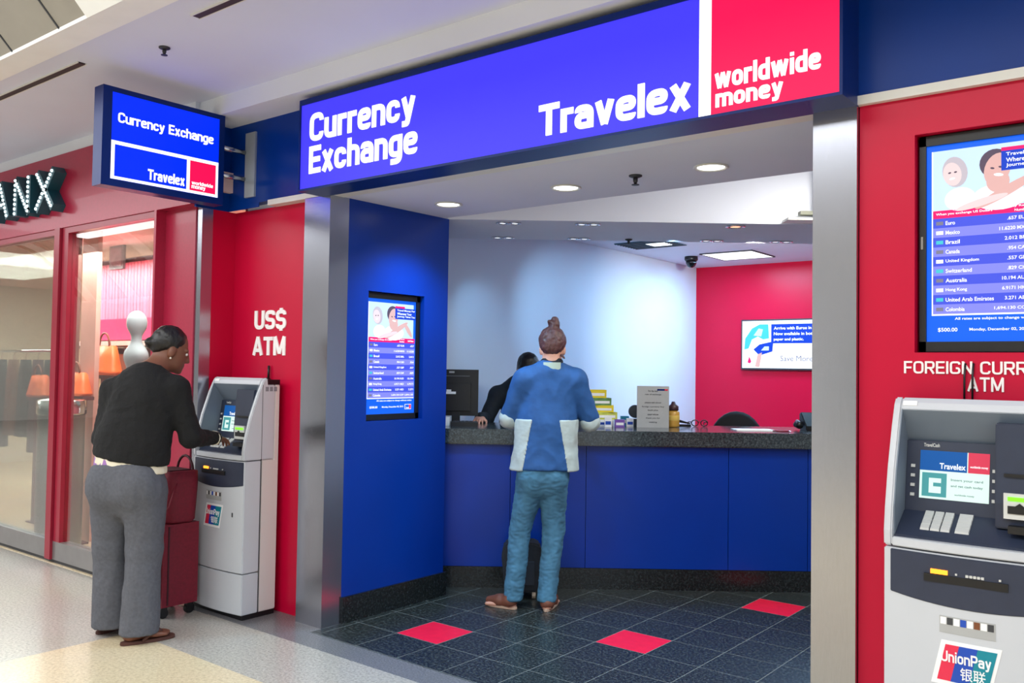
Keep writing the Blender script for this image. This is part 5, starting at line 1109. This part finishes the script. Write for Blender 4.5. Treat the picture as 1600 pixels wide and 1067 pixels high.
sdf_obj('hair', s, .006, T, HR, t, .004, (45, 45, 45))
JB = pm('jacket_blue', (30, 78, 134), 0.75, var=0.1, scale=20); JG = pm('jacket_pale', (176, 186, 182), 0.75, var=0.08, scale=20)
def torso(s, e=0.0):
    s.cone((.10, .0, .80), (.11, .0, 1.15), .222+e, .180+e, .05, .64).cone((.11, .0, 1.15), (.125, .005, 1.36), .178+e, .175+e, .05, .62)
    return s
s = torso(SDF()); s.cone(shL, (.128, .005, 1.485), .075, .075, .05).cone(shR, (.128, .005, 1.485), .075, .075, .05)
for a, b, c in ((shR, elR, wrR), (shL, elL, wrL)): s.cone(a, Vector(a)*.08+Vector(b)*.92, .074, .062, .03)
s.cut((0, 0, .875), (0, 0, -1))
sdf_obj('jacket', s, .0075, T, JB, t, .007, (8, 8, 4), .1)
for sgn, nm in ((-1, shL), (1, shR)):
    s = torso(SDF(), .006); s.cut((0, 0, .870), (0, 0, -1)).cut((.10+sgn*.118, 0, 1), (-sgn, 0, -.18)).cut((0, 0, 1.19), (0, 0, 1))
    sdf_obj('side_panel', s, .005, T, JG, t, .007, (8, 8, 4), .1)
for b, c in ((elR, wrR), (elL, wrL)):
    b, c = Vector(b), Vector(c); s = SDF().cone(b+Vector((0, 0, -.012)), c, .064, .045, .02); s.cut(b-Vector((0, 0, .012)), (0, -.2, 1)) if False else None
    sdf_obj('sleeve', s, .007, T, JG, t, .005, (14, 14, 10))
s = SDF().cone((.133, .005, 1.49), (.138, .012, 1.562), .080, .072, .02, .95); s.cut((0, 0, 1.565), (0, .35, 1))
sdf_obj('collar', s, .006, T, pm('collar_black', (20, 24, 32), 0.8), t, .001)
MB(T).ring_loft([[(.136+.0835*r_*math.cos(a), .006+.080*r_*math.sin(a), z) for a in [PI*1.30+PI*.4*i/10 for i in range(11)]+[PI*1.70-PI*.4*i/10 for i in range(11)]] if False else [(.136+.086*math.cos(a), .004+.086*math.sin(a)-.006, z) for a in [PI*1.28+PI*.44*i/12 for i in range(13)]]+[(.136+.075*math.cos(a), .004+.073*math.sin(a), z) for a in [PI*1.72-PI*.44*i/12 for i in range(13)]] for r_, z in ((1, 1.50), (1, 1.548))]).build('collar_patch', pm('patch_sage', (176, 190, 176), 0.8), t)
JN = pm('jeans_blue', (66, 114, 142), 0.85, var=0.22, scale=14, bump=0.2, stretch=(1, 1, 0.5))
s = SDF(); s.cone((.095, 0, .95), (.09, -.005, .84), .150, .158, .05, .66)
for hp, kn, an, he, to in LG: s.ell((hp[0], -.05, .83), (.09, .075, .11), .04); s.chain([(hp[0], 0, .82), kn, (an[0], an[1], .06)], [.097, .068, .059], .02)
s.cut((0, 0, .055), (0, 0, -1)).cut((0, 0, .95), (0, 0, 1))
sdf_obj('jeans', s, .0065, T, JN, t, .0055, (13, 13, 16), .15)
SHO = pm('shoe_brown', (112, 66, 50), 0.5, var=0.15, scale=30); SOL = pm('shoe_sole', (190, 160, 140), 0.6)
for hp, kn, an, he, to in LG:
    he, to = Vector(he), Vector(to); d = (to-he).normalized(); L_ = (to-he).length
    s = SDF().cone(he+d*.035+Vector((0, 0, .045)), he+d*L_*.55+Vector((0, 0, .038)), .041, .036, .02).cone(he+d*L_*.55+Vector((0, 0, .036)), he+d*(L_*.97-.01)+Vector((0, 0, .03)), .043, .028, .02).cone(he+d*.045+Vector((0, 0, .05)), Vector((an[0], an[1], .10)), .042, .046, .02)
    s.cut((0, 0, .014), (0, 0, -1)).cut((0, 0, .105), (0, 0, 1))
    o = sdf_obj('shoe', s, .006, T, SHO, t, .002); sole(T, he-d*.01, to+d*.012, .046, 0.0, .02, SOL, o)

# clerk bent over behind the counter
O = rn(.09, 7.12, 0); T = frame(O, -RV, -NV)
t = thing('person', O, 'clerk in dark clothes bending behind the counter, half hidden by the customer', 'person')
s = SDF(); f, R = head(s, (-.035, .17, 1.50), math.radians(12), math.radians(-42))
s.cone(f((0, -.03, -.06)), (.0, .05, 1.35), .055, .06, .03)
shR, elR, wrR = (.20, .03, 1.29), (.29, .12, 1.10), (.33, .34, 1.125); shL, elL, wrL = (-.20, .03, 1.29), (-.26, .14, 1.10), (-.15, .34, 1.125)
s.cone((0, .03, 1.32), (0, -.03, 1.05), .10, .13, .05, .6).cone((0, -.03, 1.05), (0, -.10, .90), .13, .13, .05, .7).cone(shL, shR, .05, .05, .05)
for a, b, c in ((shR, elR, wrR), (shL, elL, wrL)): s.chain([a, b, c], [.045, .036, .027], .02)
hand(s, wrR, (.1, 1, -.15), (0, 0, 1), (-1, 0, 0), 0.5); hand(s, wrL, (-.1, 1, -.15), (0, 0, 1), (1, 0, 0), 0.5)
for x in (-.1, .1): s.chain([(x, -.10, .88), (x, -.05, .48), (x, -.10, .08)], [.10, .06, .04], .03); foot(s, (x, -.14, 0), (x*1.2, .11, 0), (x, -.10, .08))
sdf_obj('body', s, .007, T, SK2, t)
eyes(f, R, T, t)
s = SDF(); s.ell(f((0, -.024, .036)), (.086, .10, .092), .02, R).ell(f((0, -.06, -.04)), (.075, .05, .07), .03, R)
sdf_obj('hair', s, .007, T, HB, t, .003, (40, 40, 40))
UN = pm('uniform_dark', (12, 26, 40), 0.8, var=0.2, scale=30)
s = SDF(); s.cone((0, .025, 1.30), (0, -.03, 1.05), .17, .175, .05, .62).cone((0, -.03, 1.05), (0, -.10, .86), .175, .18, .05, .66).cone(shL, (0, .04, 1.345), .07, .07, .05).cone(shR, (0, .04, 1.345), .07, .07, .05)
for a, b, c in ((shR, elR, wrR), (shL, elL, wrL)): s.cone(a, b, .068, .056, .04).cone(b, c, .054, .040, .02)
s.cut((0, 0, .84), (0, 0, -1))
sdf_obj('jacket', s, .0085, T, UN, t, .005, (9, 9, 5))
s = SDF().cone((0, -.10, .90), (0, -.10, .84), .165, .165, .05, .7)
for x in (-.1, .1): s.chain([(x, -.10, .82), (x, -.05, .48), (x, -.10, .04)], [.11, .08, .075], .03)
s.cut((0, 0, .05), (0, 0, -1))
sdf_obj('trousers', s, .009, T, UN, t)
for x in (-.1, .1):
    he, to = Vector((x, -.15, 0)), Vector((x*1.2, .125, 0)); d = (to-he).normalized()
    s = SDF().cone(he+d*.035+Vector((0, 0, .045)), he+d*.15+Vector((0, 0, .036)), .041, .038, .02).cone(he+d*.15+Vector((0, 0, .036)), he+d*.26+Vector((0, 0, .03)), .042, .028, .02).cone(he+d*.045+Vector((0, 0, .05)), Vector((x, -.10, .10)), .042, .046, .02); s.cut((0, 0, .0), (0, 0, -1))
    sdf_obj('shoe', s, .008, T, BLACK, t)
